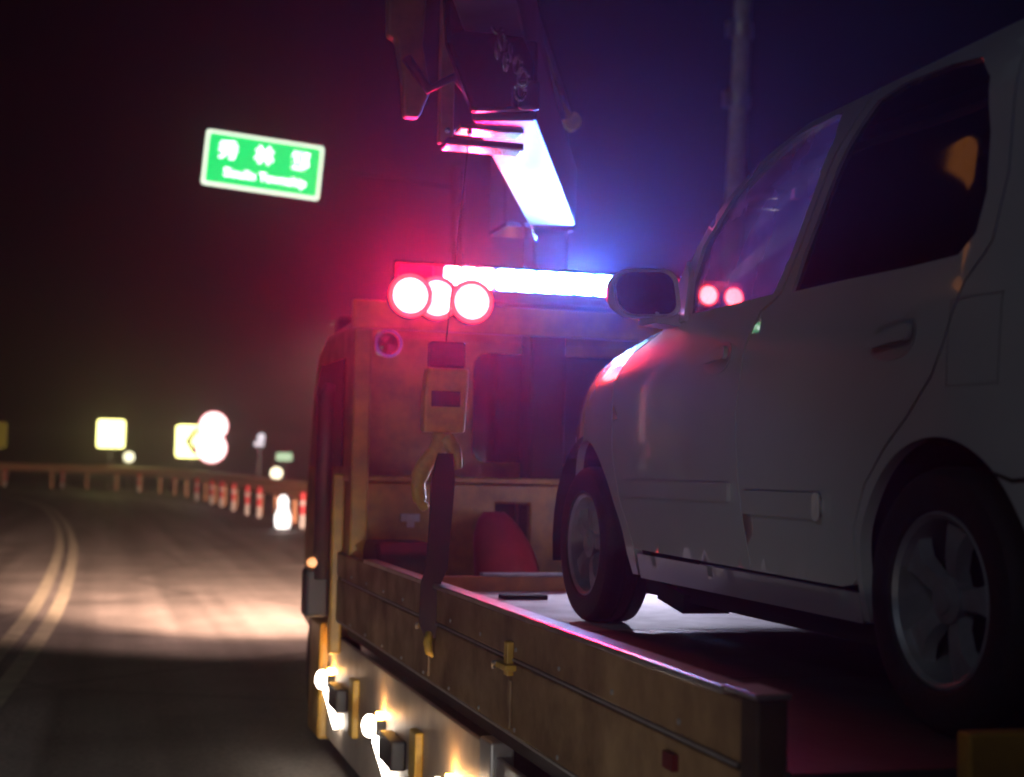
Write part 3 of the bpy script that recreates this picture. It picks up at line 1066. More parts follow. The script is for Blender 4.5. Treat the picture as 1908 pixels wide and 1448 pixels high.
for i, (x_, y_, z_) in enumerate(lnk):
    x_, y_, z_ = x_ * 0.948, y_ * 0.948, 1.55 + (z_ - 1.55) * 0.948
    bm = new()
    a0 = i * 0.9
    tube(bm, [(x_ + 0.018 * math.cos(a) * (0.6 + 0.4 * math.cos(a0)), y_ + 0.016 * math.cos(a) * math.sin(a0), z_ + 0.03 * math.sin(a)) for a in [k * 2 * math.pi / 14 for k in range(15)]], 0.0085, 8)
    obj('chain_link', bm, M['chrome'], tip, 60)
bm = new()
tube(bm, [(1.04, 5.25, 3.1), (1.12, 5.22, 2.98), (1.22, 5.22, 3.04), (1.33, 5.21, 2.92), (1.40, 5.22, 3.0)], 0.02, 8)
obj('hydraulic_hose', bm, M['trim'], tip, 60)

# ---- hook block on its cables, and the sling holding it to the side board
hk = empty('crane_hook_block', (1.27, 5.5, 1.43), 'yellow crane hook block with a dark slot hanging over the deck edge', 'crane hook')


def PX(x, z, y=5.5): return Vector((x, y, z))


def plate(poly, y0, y1):
    bm = new()
    prism(bm, poly, lambda p, q: Vector((p, y0, q)), lambda p, q: Vector((p, y1, q)))
    return bm


hx, hz = 1.275, 1.84
obj('block_body', plate([(hx - 0.088 + 0.01, hz + 0.12), (hx + 0.09, hz + 0.12), (hx + 0.082, hz + 0.0), (hx + 0.075, hz - 0.13), (hx - 0.088, hz - 0.13), (hx - 0.09, hz)], 5.46, 5.54), M['yellow_clean'], hk, bevel=0.012)
bm = new()
box(bm, hx - 0.062, hx + 0.052, 5.452, 5.4595, hz - 0.03, hz + 0.03)
obj('slot', bm, M['strap'], hk, bevel=0.002)
bm = new()
box(bm, hx - 0.068, hx + 0.075, 5.47, 5.53, hz + 0.122, hz + 0.225)
obj('sheave_cheek', bm, M['grease'], hk, bevel=0.01)
for dx in (0.0,):
    bm = new()
    tube(bm, [(hx + dx, 5.5, hz + 0.22), (hx + dx * 0.8 + 0.02, 5.30, 2.778)], 0.0028, 6)
    obj('cable', bm, M['grease'], hk, 60)
bm = new()
pts = [(hx - 0.01, 5.5, hz - 0.131), (hx - 0.02, 5.5, hz - 0.19), (hx - 0.075, 5.5, hz - 0.26), (hx - 0.097, 5.5, hz - 0.33), (hx - 0.085, 5.5, hz - 0.40), (hx - 0.06, 5.5, hz - 0.425)]
tube(bm, catmull(pts, 5), [0.036] * 6 + [0.034] * 8 + [0.028] * 6 + [0.02] * 5 + [0.014], 12)
obj('hook', bm, M['yellow_clean'], hk, 60)
bm = new()
tube(bm, catmull([(hx + 0.0, 5.49, hz - 0.15), (hx + 0.04, 5.48, hz - 0.2), (hx + 0.055, 5.48, hz - 0.27)], 5), [0.034, 0.034, 0.034, 0.032, 0.03, 0.028, 0.026, 0.024, 0.022, 0.02, 0.016], 10)
obj('safety_latch', bm, M['yellow_clean'], hk, 60)
st = empty('lifting_sling', (1.2, 5.4, 0.9), 'dark webbing sling running from crane hook down over the side board', 'sling')
bm = new()
SP = [(1.275, 5.47, 1.63), (1.26, 5.43, 1.52), (1.24, 5.37, 1.38), (1.215, 5.30, 1.2), (1.184, 5.26, 1.15), (1.178, 5.25, 1.0), (1.185, 5.25, 0.95)]
rows = []
for i, p in enumerate(SP):
    w = [0.03, 0.045, 0.042, 0.04, 0.03, 0.03, 0.018][i]
    rows.append([bm.verts.new((p[0] + dx * w, p[1] + dy * 0.012 + (-0.9 * w * dx if i > 3 else 0), p[2])) for dx, dy in ((-1, -1), (1, -1), (1, 1), (-1, 1))])
for a, b in zip(rows, rows[1:]):
    for k in range(4): bm.faces.new((a[k], a[(k + 1) % 4], b[(k + 1) % 4], b[k]))
bmesh.ops.recalc_face_normals(bm, faces=bm.faces)
obj('webbing', bm, M['strap'], st, 60)
bm = new()
tube(bm, [(1.182, 5.25, 0.965), (1.170, 5.23, 0.93), (1.172, 5.21, 0.90), (1.185, 5.20, 0.885)], [0.016, 0.018, 0.015, 0.006], 10)
obj('end_hook', bm, M['yellow_clean'], st, 60)

# ---- loose things in the crane bay and on the deck
bm = new()
prism(bm, [(6.86, 0.951), (6.86, 1.16), (6.93, 1.215), (7.22, 1.215), (7.30, 1.16), (7.30, 0.951)], lambda p, q: Vector((1.28, p, q)), lambda p, q: Vector((1.56, p, q)))
tag(obj('rubber_block', bm, M['trim'], bevel=0.02), 'black rubber block behind the front end of the side board', 'block')
bm = new()
rows = []
for i in range(13):
    t = i / 12
    z_ = 0.951 + 0.40 * math.sin(t * math.pi / 2) if t < 1 else 1.351
    h_ = 0.951 + 0.41 * t
    r_ = 0.155 * math.sqrt(max(0.02, 1 - (t * 0.97) ** 2.2)) + 0.01
    rows.append([bm.verts.new((2.02 - 0.08 * t + (r_ * 1.05 + 0.006 * math.sin(5 * a + 6 * t)) * math.cos(a), 7.12 + 0.05 * t + r_ * 0.9 * math.sin(a), h_)) for a in [k * 2 * math.pi / 22 for k in range(22)]])
for a, b in zip(rows, rows[1:]):
    for k in range(22): bm.faces.new((a[k], a[(k + 1) % 22], b[(k + 1) % 22], b[k]))
bm.faces.new(rows[-1])
bm.faces.new(rows[0][::-1])
tag(obj('tarp_bundle', bm, M['red'], smooth=60), 'rounded red tarp bundle standing behind the dark sling', 'tarp')
bm = new()
box(bm, 1.70, 1.90, 6.10, 6.20, 1.0102, 1.03)
tag(obj('chock_bar', bm, M['dark'], bevel=0.004), 'flat black bar lying on the lit deck ahead of the car', 'bar')
bm = new()
for x_, z_ in ((2.5, 1.12), (2.75, 1.06)):
    box(bm, x_ - 0.14, x_ + 0.14, 6.9, 7.2, 0.951, z_)
tag(obj('tool_case', bm, M['trim'], bevel=0.02), 'low dark tool case on the crane bay floor near the car', 'tool case')

# ================================================================== WHITE MINIVAN
DZ = 1.01
CXL, CXC = 1.72, 2.56
V = empty('white_minivan', (CXC, 4.0, DZ), 'dusty white minivan with tinted rear glass carried on the truck deck', 'car')


def lerp(pts, x):
    if x <= pts[0][0]: return pts[0][1]
    for (a, b), (c, d) in zip(pts, pts[1:]):
        if x <= c:
            t = (x - a) / (c - a)
            return b + (d - b) * t
    return pts[-1][1]


ZT = [(2.0, 2.03), (2.7, 2.035), (3.6, 2.05), (4.2, 2.06), (4.5, 2.045), (4.8, 2.01), (5.3, 1.94), (5.6, 1.84), (5.8, 1.72)]
LP = [(1.12, .07), (1.2, .03), (1.3, .01), (1.45, 0), (1.65, 0), (1.85, .008), (2.06, .02)]


def ztop(y): return lerp(ZT, y)


def surfU(y, z):
    zt = ztop(y)
    u = lerp(LP, min(z, zt))
    if y > 4.7: u += .30 * (min(y - 4.7, 1.3) / 1.2) ** 2.8
    if y < 2.75: u += .2 * ((2.75 - y) / .75) ** 2.2
    s = min(1, max(0, (z - (zt - .16)) / .16))
    u += (.02 + .03 * min(1, max(0, (y - 4.2) / .6))) * s * s
    if z > zt:
        u += (z - zt) * .11
        if y > 3.5: u += .04 * (min(y - 3.5, 1.2) / .8) ** 2 * min(1, (z - zt) / .4)
        if z > 2.36: u += 1.7 * (z - 2.36) ** 2
    return u


def side_pt(y, z, off, side):
    u = surfU(y, z) + off
    return Vector((CXL + u, y, z)) if side == 0 else Vector((2 * CXC - CXL - u, y, z))


def inside(p, poly):
    c = False
    n = len(poly)
    for i in range(n):
        a, b = poly[i], poly[i - 1]
        if (a[1] > p[1]) != (b[1] > p[1]) and p[0] < (b[0] - a[0]) * (p[1] - a[1]) / (b[1] - a[1]) + a[0]:
            c = not c
    return c


def resample(poly, d):
    out = []
    for i in range(len(poly)):
        a, b = poly[i], poly[(i + 1) % len(poly)]
        n = max(1, int(math.hypot(b[0] - a[0], b[1] - a[1]) / d + 0.5))
        for k in range(n):
            out.append((a[0] + (b[0] - a[0]) * k / n, a[1] + (b[1] - a[1]) * k / n))
    return out


def area(p): return sum(p[i - 1][0] * p[i][1] - p[i][0] * p[i - 1][1] for i in range(len(p))) / 2


def inset(poly, d):
    if area(poly) < 0: poly = poly[::-1]
    n = len(poly)
    out = []
    for i in range(n):
        a, b, c = poly[i - 1], poly[i], poly[(i + 1) % n]
        d1 = Vector((b[0] - a[0], b[1] - a[1]))
        d2 = Vector((c[0] - b[0], c[1] - b[1]))
        if d1.length < 1e-7 or d2.length < 1e-7:
            out.append(b)
            continue
        d1.normalize()
        d2.normalize()
        nn = Vector((-d1.y - d2.y, d1.x + d2.x))
        if nn.length < 1e-6: nn = Vector((-d1.y, d1.x))
        nn.normalize()
        kk = d / max(0.5, nn.dot(Vector((-d1.y, d1.x))))
        out.append((b[0] + nn.x * kk, b[1] + nn.y * kk))
    return out


def smooth_poly(poly, n=4):
    P = [Vector((p[0], p[1], 0)) for p in poly]
    N = len(P)
    out = []
    for i in range(N):
        a, b, c, d = P[i - 1], P[i], P[(i + 1) % N], P[(i + 2) % N]
        for k in range(n):
            t = k / n
            q = 0.5 * ((2 * b) + (c - a) * t + (2 * a - 5 * b + 4 * c - d) * t * t + (3 * b - a - 3 * c + d) * t ** 3)
            out.append((q.x, q.y))
    return out


def panel(name, outline, holes, m_, parent, side, off=0.0, gap=0.004, thick=0.03, step=0.05, parts=None):
    out = resample(inset(outline, gap), 0.035)
    hl = [resample(inset(h, -0.0), 0.035) for h in holes]
    pts = [Vector(p) for p in out]
    edges = [(i, (i + 1) % len(out)) for i in range(len(out))]
    for h in hl:
        b = len(pts)
        pts += [Vector(p) for p in h]
        edges += [(b + i, b + (i + 1) % len(h)) for i in range(len(h))]
    ys_ = [p[0] for p in out]
    zs_ = [p[1] for p in out]
    bnd = list(pts)
    y = math.ceil(min(ys_) / step) * step
    while y < max(ys_):
        z = math.ceil(min(zs_) / step) * step
        while z < max(zs_):
            p = (y + 0.0007, z + 0.0004)
            if inside(p, out) and not any(inside(p, h) for h in hl) and min((Vector(p) - q).length_squared for q in bnd) > (step * 0.42) ** 2:
                pts.append(Vector(p))
            z += step
        y += step
    vs, es, fs, *_ = delaunay_2d_cdt(pts, edges, [], 0, 1e-5)
    bm = new()
    W = [bm.verts.new(side_pt(v.x, v.y, off, side)) for v in vs]
    for f in fs:
        c = (sum(vs[i].x for i in f) / len(f), sum(vs[i].y for i in f) / len(f))
        if inside(c, out) and not any(inside(c, h) for h in hl):
            bm.faces.new([W[i] for i in f])
    bmesh.ops.delete(bm, geom=[v for v in bm.verts if not v.link_faces], context='VERTS')
    bmesh.ops.recalc_face_normals(bm, faces=bm.faces)
    # outward is -X on the left side
    sgn = -1 if side == 0 else 1
    if sum(f.normal.x * f.calc_area() for f in bm.faces) * sgn < 0:
        bmesh.ops.reverse_faces(bm, faces=bm.faces)
    be = [e for e in bm.edges if len(e.link_faces) == 1]
    ret = bmesh.ops.extrude_edge_only(bm, edges=be)
    nv = [g_ for g_ in ret['geom'] if isinstance(g_, bmesh.types.BMVert)]
    for v in nv: v.co.x -= sgn * thick
    for f in bm.faces: f.smooth = True
    for e in be: e.smooth = False
    return obj(name, bm, m_, parent)


def circ(cy, cz, r, a0, a1, n, ry=1.0):
    return [(cy + r * ry * math.cos(R(a0 + (a1 - a0) * k / n)), cz + r * math.sin(R(a0 + (a1 - a0) * k / n))) for k in range(n + 1)]


RHY, FHY, HZ = 2.785, 5.18, 1.30
R_ARCH = [(3.056, 1.218), (3.07, 1.336), (3.066, 1.424), (3.021, 1.513), (2.954, 1.585), (2.863, 1.632), (2.755, 1.648), (2.657, 1.632), (2.565, 1.582), (2.49, 1.492), (2.445, 1.39), (2.42, 1.22)]
F_ARCH = [(4.645, 1.222), (4.70, 1.36), (4.79, 1.47), (4.88, 1.555), (5.0, 1.64), (5.13, 1.683), (5.27, 1.664), (5.39, 1.59), (5.465, 1.46), (5.50, 1.34), (5.51, 1.2)]


def smooth_line(pl, n=4):
    P = [Vector((*p, 0)) for p in pl]
    return [(q.x, q.y) for q in catmull(P, n)]


R_ARCH = smooth_line(R_ARCH)
F_ARCH = smooth_line(F_ARCH)
ROOF = 2.565
B_SEAM = [(3.675, 1.30), (3.699, 1.365), (3.752, 1.542), (3.783, 1.74), (3.746, 1.921), (3.68, 2.02), (3.575, 2.06), (3.50, 2.16), (3.395, 2.33), (3.315, 2.45), (3.27, ROOF)]
F_SEAM = [(4.592, 1.31), (4.655, 1.40), (4.725, 1.48), (4.79, 1.60), (4.817, 1.71), (4.832, 1.88), (4.75, 1.975), (4.47, 2.04)]
A_PIL = [(4.47, 2.04), (4.40, 2.14), (4.29, 2.295), (4.08, 2.415), (3.87, 2.51), (3.66, ROOF)]
R_SEAM = [(2.60, ROOF), (2.585, 2.4), (2.58, 2.2), (2.61, 2.06), (2.68, 1.981), (2.734, 1.852), (2.775, 1.785), (2.867, 1.70), (2.967, 1.625), (3.05, 1.545), (3.10, 1.44), (3.10, 1.35)]
F_WIN = [(4.235, 2.068), (4.285, 2.14), (4.215, 2.285), (4.03, 2.398), (3.85, 2.482), (3.67, 2.53), (3.43, 2.535), (3.385, 2.45), (3.43, 2.34), (3.545, 2.155), (3.625, 2.064), (3.9, 2.064)]
R_WIN = [(3.512, 2.056), (3.459, 2.157), (3.36, 2.31), (3.268, 2.44), (3.225, 2.515), (3.12, 2.533), (2.92, 2.522), (2.76, 2.497), (2.685, 2.43), (2.652, 2.30), (2.645, 2.17), (2.668, 2.085), (2.726, 2.045), (2.91, 2.045), (3.2, 2.052)]


def mould_poly(y0, y1, z0, z1, round0):
    if round0:
        return [(y1, z0), (y1, z1)] + [(y0 + 0.02, z1), (y0, z1 - 0.02), (y0 - 0.004, (z0 + z1) / 2), (y0, z0 + 0.02), (y0 + 0.02, z0)]
    return [(y1, z0), (y1, z1), (y0, z1), (y0, z0)]


for side in (0, 1):
    fd = panel('front_door', B_SEAM[::-1] + [(3.675, 1.30), (4.592, 1.31)][1:] + F_SEAM[1:] + A_PIL[1:], [F_WIN], M['car'], V, side)
    rd = panel('rear_door', B_SEAM + R_SEAM + [(3.09, 1.325), (3.115, 1.305), (3.17, 1.295)], [R_WIN], M['car'], V, side)
    ff = panel('front_fender', [(4.585, 1.222)] + F_ARCH[::1] + [(5.79, 1.2), (5.80, 1.5), (5.79, ztop(5.79) - 0.005)] +
               [(y_, ztop(y_)) for y_ in (5.6, 5.45, 5.3, 5.05, 4.8, 4.62)] + F_SEAM[::-1], [], M['car'], V, side)
    qp = panel('rear_quarter', [(3.095, 1.222)] + [(3.095, 1.31)] + R_SEAM[::-1] + [(2.12, ROOF), (2.06, 2.3), (2.04, 2.03), (2.04, 1.22)] + R_ARCH[::-1], [], M['car'], V, side)
    panel('sill', [(3.10, 1.213), (3.10, 1.292), (4.585, 1.302), (4.585, 1.213)], [], M['car'], V, side, off=0.004)
    fg = panel('window', F_WIN, [], M['glass_front'], fd, side, off=0.012, gap=-0.012, thick=0.003)
    rg_ = panel('window', R_WIN, [], M['glass_tint'], rd, side, off=0.010, gap=-0.012, thick=0.003)
    # side mouldings, proud of the doors
    panel('side_moulding', mould_poly(3.80, 4.69, 1.485, 1.545, False), [], M['car'], fd, side, off=-0.012, gap=0.003, thick=0.012)
    panel('side_moulding', mould_poly(3.25, 3.70, 1.455, 1.525, True), [], M['car'], rd, side, off=-0.014, gap=0.003, thick=0.014)
    bm = new()
    q = [side_pt(3.262 + dy, 1.488 + dz, -0.0175, side) for dy, dz in rrect(0.035, 0.07, 0.016)]
    q2 = [p + Vector((0.004 if side == 0 else -0.004, 0, 0)) for p in q]
    a = [bm.verts.new(p) for p in q]
    b = [bm.verts.new(p) for p in q2]
    bm.faces.new(a)
    bm.faces.new(b[::-1])
    for i in range(len(a)): bm.faces.new((a[i], b[i], b[(i + 1) % len(a)], a[(i + 1) % len(a)]))
    bmesh.ops.recalc_face_normals(bm, faces=bm.faces)
    obj('moulding_glint', bm, M['post_white'], rd)  # white patch paints the glint on the moulding's rounded end
    # door handles: flat cup coloured with the recess shade, and a body colour grip
    for dr, cy_, cz_ in ((rd, 2.94, 1.876), (fd, 3.93, 1.905)):
        cup = smooth_poly([(cy_ + dy, cz_ + dz) for dy, dz in ((0.095, -0.02), (0.08, 0.03), (0.0, 0.045), (-0.085, 0.04), (-0.095, 0.0), (-0.06, -0.035), (0.02, -0.045))], 3)
        panel('handle_cup', cup, [], M['cup'], dr, side, off=-0.0025, gap=0, thick=0.002)
        grip = smooth_poly([(cy_ + dy, cz_ + dz) for dy, dz in ((0.08, -0.012), (0.06, 0.012), (-0.03, 0.028), (-0.085, 0.03), (-0.085, -0.004), (-0.03, -0.006))], 3)
        panel('handle', grip, [], M['car'], dr, side, off=-0.022, gap=0, thick=0.014)
    # fuel flap
    if side == 0:
        fl = smooth_poly([(2.715, 1.775), (2.715, 1.93), (2.70, 1.945), (2.56, 1.945), (2.545, 1.93), (2.545, 1.772), (2.56, 1.758), (2.70, 1.76)], 3)
        panel('fuel_flap_gap', fl, [inset(fl, 0.0022)], M['cup'], qp, side, off=-0.002, gap=0, thick=0.001)
    # bumper line on the rear quarter
    panel('bumper_gap', [(2.06, 1.595), (2.50, 1.555), (2.55, 1.57), (2.55, 1.578), (2.50, 1.564), (2.06, 1.604)], [], M['trim'], qp, side, off=-0.0015, gap=0, thick=0.001)
    # a pillar between side frame and windscreen
    sx_ = 1 if side == 0 else -1
    PIL = resample(A_PIL, 0.06)
    PIL = [p for p in PIL if p[0] >= 3.66 - 1e-6][:]
    bm = new()
    AP = A_PIL
    rows = []
    for t in [k / 12 for k in range(13)]:
        f_ = t * (len(AP) - 1)
        i = min(int(f_), len(AP) - 2)
        y_, z_ = (AP[i][0] + (AP[i + 1][0] - AP[i][0]) * (f_ - i), AP[i][1] + (AP[i + 1][1] - AP[i][1]) * (f_ - i))
        p = side_pt(y_, z_, 0.002, side)
        rows.append([bm.verts.new(p), bm.verts.new(p + Vector((0.02 * sx_, 0.012, 0.008))), bm.verts.new(p + Vector((0.055 * sx_, 0.03, 0.012)))])
    for a, b in zip(rows, rows[1:]):
        for k in range(2): bm.faces.new((a[k], a[k + 1], b[k + 1], b[k]))
    obj('a_pillar', bm, M['car'], V, 80)
    # wheel arch liners
    for cy_, rr in ((2.75, 0.375), (5.14, 0.41)):
        bm = new()
        rows = []
        for k in range(17):
            a = R(-12 + 204 * k / 16)
            pl = []
            for dx in (0.028, 0.30):
                x_ = CXL + dx if side == 0 else 2 * CXC - CXL - dx
                pl.append(bm.verts.new((x_, cy_ + rr * math.cos(a) * (1.02 if cy_ < 4 else 1.05), HZ + rr * math.sin(a))))
            rows.append(pl)
        for a, b in zip(rows, rows[1:]): bm.faces.new((a[0], a[1], b[1], b[0]))
        inner = [r_[1] for r_ in rows]
        bm.faces.new(inner)
        obj('arch_liner', bm, M['liner'], V)
    # wheels
    for wy in (RHY, FHY):
        wx = CXL + 0.115 if side == 0 else 2 * CXC - CXL - 0.115
        s = -1 if side == 0 else 1
        rad = HZ - DZ
        zc = DZ + rad
        bm = new()
        lathe(bm, [(0.186, 0.075 * s), (0.20, 0.092 * s), (0.245, 0.098 * s), (0.272, 0.09 * s), (0.284, 0.078 * s), (rad, 0.062 * s), (rad, 0.03 * s), (rad - 0.008, 0.026 * s), (rad - 0.008, 0.018 * s), (rad, 0.014 * s),
                   (rad, -0.014 * s), (rad - 0.008, -0.018 * s), (rad - 0.008, -0.026 * s), (rad, -0.03 * s), (rad, -0.062 * s), (0.284, -0.078 * s), (0.245, -0.098 * s), (0.186, -0.08 * s)], (wx, wy, zc), 'X', 56, closed=True)
        wh = obj('wheel', bm, M['rubber'], V, 28)
        bm = new()
        lathe(bm, [(0.187, 0.078 * s), (0.192, 0.084 * s), (0.186, 0.088 * s), (0.176, 0.078 * s), (0.168, 0.03 * s), (0.160, -0.06 * s), (0.186, -0.075 * s)], (wx, wy, zc), 'X', 56, closed=True)
        rim = obj('rim', bm, M['alloy'], wh, 35)
        bm = new()
        lathe(bm, [(0.0, -0.02 * s), (0.12, -0.02 * s), (0.165, -0.022 * s), (0.165, -0.03 * s), (0.0, -0.03 * s)], (wx, wy, zc), 'X', 40)
        obj('brake_disc', bm, M['alloy_dark'], wh, 35)
        for k in range(5):
            a = R(90 + 72 * k + 14)
            bm = new()
            c_, s_ = math.cos(a), math.sin(a)
            prof = [(0.035, 0.030, 0.052), (0.075, 0.027, 0.066), (0.12, 0.032, 0.070), (0.15, 0.046, 0.066), (0.177, 0.064, 0.056)]
            rows = []
            for rr, hw, dp in prof:
                row = []
                for w_, dd in ((-1, dp - 0.03), (-0.72, dp), (0.72, dp), (1, dp - 0.03)):
                    yy, zz = rr * c_ - w_ * hw * s_, rr * s_ + w_ * hw * c_
                    row.append(bm.verts.new((wx + s * dd, wy + yy, zc + zz)))
                rows.append(row)
            for p, q in zip(rows, rows[1:]):
                for j in range(3): bm.faces.new((p[j], p[j + 1], q[j + 1], q[j]))
            bm.faces.new([r_[0] for r_ in rows] + [r_[3] for r_ in rows[::-1]])
            bmesh.ops.recalc_face_normals(bm, faces=bm.faces)
            obj('spoke', bm, M['alloy'], wh, 30)
        bm = new()
        lathe(bm, [(0.052, 0.03 * s), (0.052, 0.066 * s), (0.03, 0.072 * s), (0.028, 0.078 * s), (0.0, 0.080 * s)], (wx, wy, zc), 'X', 24)
        obj('hub_cap', bm, M['alloy'], wh, 35)
    # door mirror
    mx0, mx1 = 1.535, 1.735
    mcx, mcz = 1.634, 2.135
    fm = (lambda x: x) if side == 0 else (lambda x: 2 * CXC - x)
    bm = new()
    secs = [(4.27, 0.205, 0.150, 0.05), (4.275, 0.212, 0.158, 0.055), (4.34, 0.205, 0.15, 0.055), (4.40, 0.17, 0.12, 0.05), (4.43, 0.11, 0.08, 0.035)]
    rings = []
    for y_, w_, h_, r_ in secs:
        rings.append([bm.verts.new((fm(mcx + p + (0.02 if q < 0 else 0) * (-q / 0.07)), y_ - 0.06 * (p / 0.1) * 0.3, mcz + q + 0.03 * p)) for p, q in rrect(w_, h_, r_, 5)])
    n_ = len(rings[0])
    for a, b in zip(rings, rings[1:]):
        for k in range(n_): bm.faces.new((a[k], a[(k + 1) % n_], b[(k + 1) % n_], b[k]))
    bm.faces.new(rings[-1])
    inn = [bm.verts.new(v.co + (Vector((fm(mcx), v.co.y, mcz)) - v.co) * 0.09 + Vector((0, 0.012, 0))) for v in rings[0]]
    for k in range(n_): bm.faces.new((rings[0][k], inn[k], inn[(k + 1) % n_], rings[0][(k + 1) % n_]))
    bm.faces.new(inn[::-1])
    bmesh.ops.recalc_face_normals(bm, faces=bm.faces)
    mh = obj('door_mirror', bm, M['car'], fd, 50)
    bm = new()
    gl_ = [bm.verts.new((fm(mcx + p + (0.02 if q < 0 else 0) * (-q / 0.07)), 4.277 - 0.018 * (p / 0.1), mcz + q + 0.03 * p)) for p, q in rrect(0.184, 0.132, 0.046, 5)]
    bm.faces.new(gl_)
    for f in bm.faces:
        f.normal_update()
        if f.normal.y > 0: f.normal_flip()
    obj('mirror_glass', bm, M['mirror'], fd)
    # mirror foot: triangular sail
    bm = new()
    tri = [(4.22, 2.045), (4.46, 2.045), (4.335, 2.26), (4.27, 2.20)]
    ring = [bm.verts.new(side_pt(y_, z_, -0.012, side)) for y_, z_ in tri]
    ring2 = [bm.verts.new(side_pt(y_, z_, 0.02, side)) for y_, z_ in tri]
    bm.faces.new(ring)
    bm.faces.new(ring2[::-1])
    for k in range(4): bm.faces.new((ring[k], ring2[k], ring2[(k + 1) % 4], ring[(k + 1) % 4]))
    beam(bm, (fm(1.66), 4.33, 2.062), (fm(1.76), 4.34, 2.055), 0.12, 0.04)
    bmesh.ops.recalc_face_normals(bm, faces=bm.faces)
    obj('mirror_foot', bm, M['car'], fd, bevel=0.008)
    # rear lamps, headlamps
    panel('tail_lamp', [(2.05, 1.75), (2.05, 2.2), (2.17, 2.18), (2.19, 1.78)], [], M['tail_red'], V, side, off=-0.006, gap=0, thick=0.02)
    panel('headlamp', [(5.62, 1.60), (5.60, 1.74), (5.76, 1.70), (5.79, 1.58)], [], M['headlamp'], V, side, off=-0.008, gap=0, thick=0.02)


def span(yl, zl, off=0.0):
    """left and right x of the body at y,z"""
    u = surfU(yl, zl) + off
    return CXL + u, 2 * CXC - CXL - u


# roof
def roof_fn(u, v):
    y = 3.66 + (2.06 - 3.66) * u
    x0, x1 = span(y, ROOF)
    k = 1 - (2 * v - 1) ** 4
    c = 1 - (2 * v - 1) ** 2
    yy = y + (0.16 * c if u == 0 else 0.16 * c * (1 - u) ** 3)
    return Vector((x0 + (x1 - x0) * v, yy, ROOF - 0.002 + 0.025 * k + 0.05 * c))


bm = new()
grid(bm, roof_fn, 20, 24)
bmesh.ops.recalc_face_normals(bm, faces=bm.faces)
if sum(f.normal.z for f in bm.faces) < 0: bmesh.ops.reverse_faces(bm, faces=bm.faces)
obj('roof', bm, M['car'], V, 60)


# windscreen between the pillars
def pil(t):
    f_ = t * (len(A_PIL) - 1)
    i = min(int(f_), len(A_PIL) - 2)
    return (A_PIL[i][0] + (A_PIL[i + 1][0] - A_PIL[i][0]) * (f_ - i), A_PIL[i][1] + (A_PIL[i + 1][1] - A_PIL[i][1]) * (f_ - i))


def wind_fn(u, v):
    y, z = pil(u)
    x0, x1 = span(y, z, 0.057)
    c = 1 - (2 * v - 1) ** 2
    return Vector((x0 + (x1 - x0) * v, y + 0.03 + (0.30 * (1 - u) + 0.14 * u) * c, z + 0.012 + 0.06 * u * c))


bm = new()
grid(bm, wind_fn, 14, 20)
obj('windscreen', bm, M['glass_wind'], V, 80)
# cowl and wiper
bm = new()
grid(bm, lambda u, v: Vector((span(4.50, 2.04)[0] + (span(4.50, 2.04)[1] - span(4.50, 2.04)[0]) * v, 4.46 + 0.16 * u + 0.30 * (1 - (2 * v - 1) ** 2), 2.035 - 0.01 * u)), 2, 20)
obj('cowl', bm, M['trim'], V, 60)


# bonnet
def hood_fn(u, v):
    y = 4.60 + (5.74 - 4.60) * u
    zt = ztop(y)
    x0, x1 = span(y, zt, 0.006)
    c = 1 - (2 * v - 1) ** 2
    k = 1 - (2 * v - 1) ** 8
    yy = y + c * (0.26 * (1 - u) ** 2 + 0.16 * u ** 2)
    return Vector((x0 + (x1 - x0) * v, yy, zt + 0.003 + 0.018 * k + 0.06 * c * (1 - 0.5 * u)))


bm = new()
grid(bm, hood_fn, 24, 28)
bmesh.ops.recalc_face_normals(bm, faces=bm.faces)
if sum(f.normal.z for f in bm.faces) < 0: bmesh.ops.reverse_faces(bm, faces=bm.faces)
obj('bonnet', bm, M['car'], V, 60)
for x_ in (2.15, 2.75):
    bm = new()
    tube(bm, [(x_, 4.78 if x_ > 2.3 else 4.70, 2.055), (x_ - 0.25, 4.72 if x_ > 2.3 else 4.60, 2.085)], 0.009, 6)
    obj('wiper', bm, M['trim'], V)


# nose: grille and bumper in one lofted skin
def nose_fn(u, v):
    z = 1.70 + (1.2 - 1.70) * u
    x0, x1 = span(5.79, min(z, ztop(5.79)), 0.004)
    c = 1 - (2 * v - 1) ** 2
    return Vector((x0 + (x1 - x0) * v, 5.785 + (0.16 + 0.05 * math.sin(u * math.pi)) * c ** 0.6, z))


bm = new()
grid(bm, nose_fn, 10, 28)
obj('front_bumper', bm, M['car'], V, 60)
bm = new()
box(bm, 2.2, 2.92, 5.95, 5.985, 1.5, 1.62)
obj('grille', bm, M['trim'], V, bevel=0.02)


# tail
def tail_fn(u, v):
    z = ROOF + (1.22 - ROOF) * u
    y = 2.12 - 0.06 * min(1, u * 2)
    x0, x1 = span(2.05, z, 0.004)
    c = 1 - (2 * v - 1) ** 2
    return Vector((x0 + (x1 - x0) * v, y - 0.02 - 0.10 * c ** 0.7 - 0.05 * (u > 0.6), z + 0.05 * c * (1 - u)))


bm = new()
grid(bm, tail_fn, 20, 22)
tg = obj('tailgate', bm, M['car'], V, 50)
bm = new()
prism(bm, rrect(1.2, 0.4, 0.08), lambda p, q: Vector((CXC + p, 1.915 - 0.02 * (p / 0.6) ** 2, 2.28 + q)), lambda p, q: Vector((CXC + p, 1.935, 2.28 + q)))
obj('rear_window', bm, M['glass_tint'], tg)

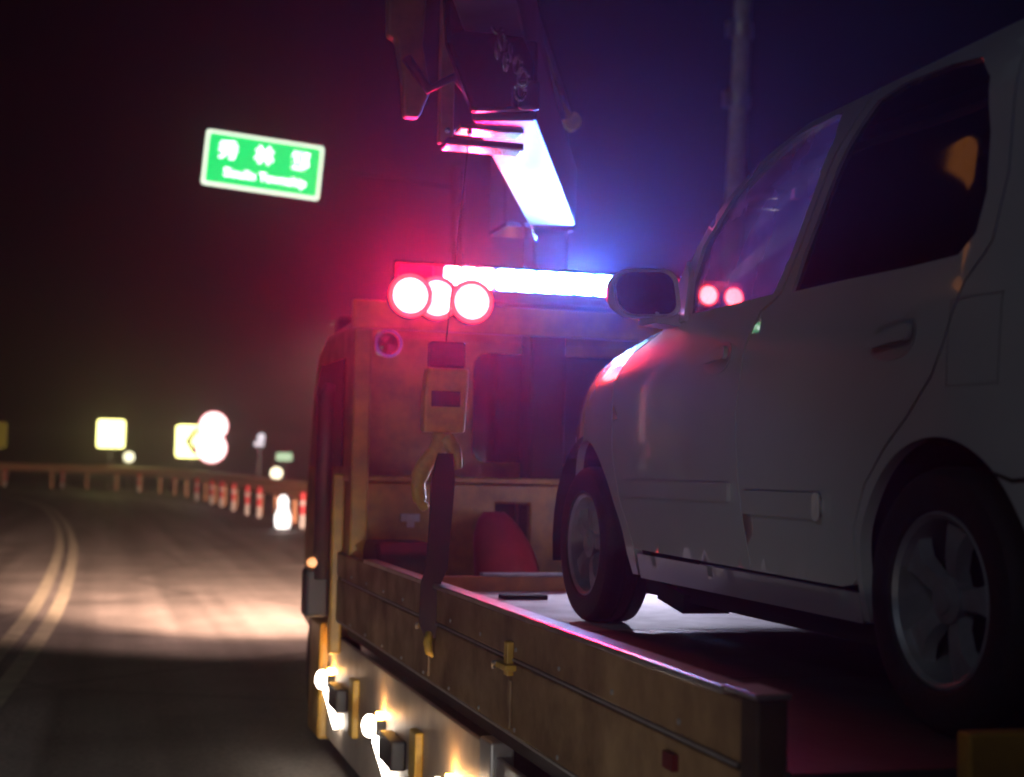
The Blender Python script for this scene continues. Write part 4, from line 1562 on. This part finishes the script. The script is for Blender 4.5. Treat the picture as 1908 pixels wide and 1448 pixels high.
# underbody, cabin floor, dash, seats
bm = new()
box(bm, 1.80, 3.32, 3.08, 4.66, 1.16, 1.26)
box(bm, 2.05, 3.07, 2.1, 5.75, 1.17, 1.28)
obj('underbody', bm, M['liner'], V)
bm = new()
beam(bm, (1.86, 4.50, 1.185), (1.86, 4.28, 1.155), 0.16, 0.06)
obj('mud_flap', bm, M['liner'], V)
bm = new()
prism(bm, [(4.0, 1.6), (4.02, 1.95), (4.15, 2.02), (4.45, 2.03), (4.6, 1.98), (4.6, 1.6)], lambda p, q: Vector((1.82, p, q)), lambda p, q: Vector((3.30, p, q)))
obj('dashboard', bm, M['seat'], V, bevel=0.03)
bm = new()
lathe(bm, [(0.175, -0.012), (0.19, 0.0), (0.175, 0.012), (0.16, 0.0)], (0, 0, 0), 'Z', 28, closed=True)
box(bm, -0.165, 0.165, -0.02, 0.02, -0.01, 0.01)
bmesh.ops.rotate(bm, verts=bm.verts, matrix=Matrix.Rotation(R(62), 3, 'X'))
bmesh.ops.translate(bm, verts=bm.verts, vec=(2.15, 3.95, 1.95))
obj('steering_wheel', bm, M['trim'], V, 50)
for x_ in (2.15, 2.95):
    for y_ in (3.05, 2.35):
        bm = new()
        prism(bm, [(y_, 1.5), (y_ + 0.12, 1.5), (y_ - 0.04, 2.14), (y_ - 0.12, 2.14)], lambda p, q: Vector((x_ - 0.24, p, q)), lambda p, q: Vector((x_ + 0.24, p, q)))
        box(bm, x_ - 0.25, x_ + 0.25, y_ + 0.10, y_ + 0.58, 1.42, 1.56)
        box(bm, x_ - 0.13, x_ + 0.13, y_ - 0.14, y_ - 0.06, 2.18, 2.36)
        obj('seat', bm, M['seat'], V, bevel=0.04)

# ================================================================== haze added for the lamps' glow, in place of lens glare
hz_ = bpy.data.materials.new('glow_haze')
hz_.use_nodes = True
n, l = hz_.node_tree.nodes, hz_.node_tree.links
n.remove(n['Principled BSDF'])
pv = n.new('ShaderNodeVolumePrincipled')
pv.inputs['Color'].default_value = (0.9, 0.9, 0.92, 1)
pv.inputs['Density'].default_value = 0.0021
pv.inputs['Anisotropy'].default_value = 0.89
l.new(pv.outputs['Volume'], n['Material Output'].inputs['Volume'])
bm = new()
box(bm, -280, 290, -80, 480, -1.03, 13)
tag(obj('haze', bm, hz_), kind='stuff')
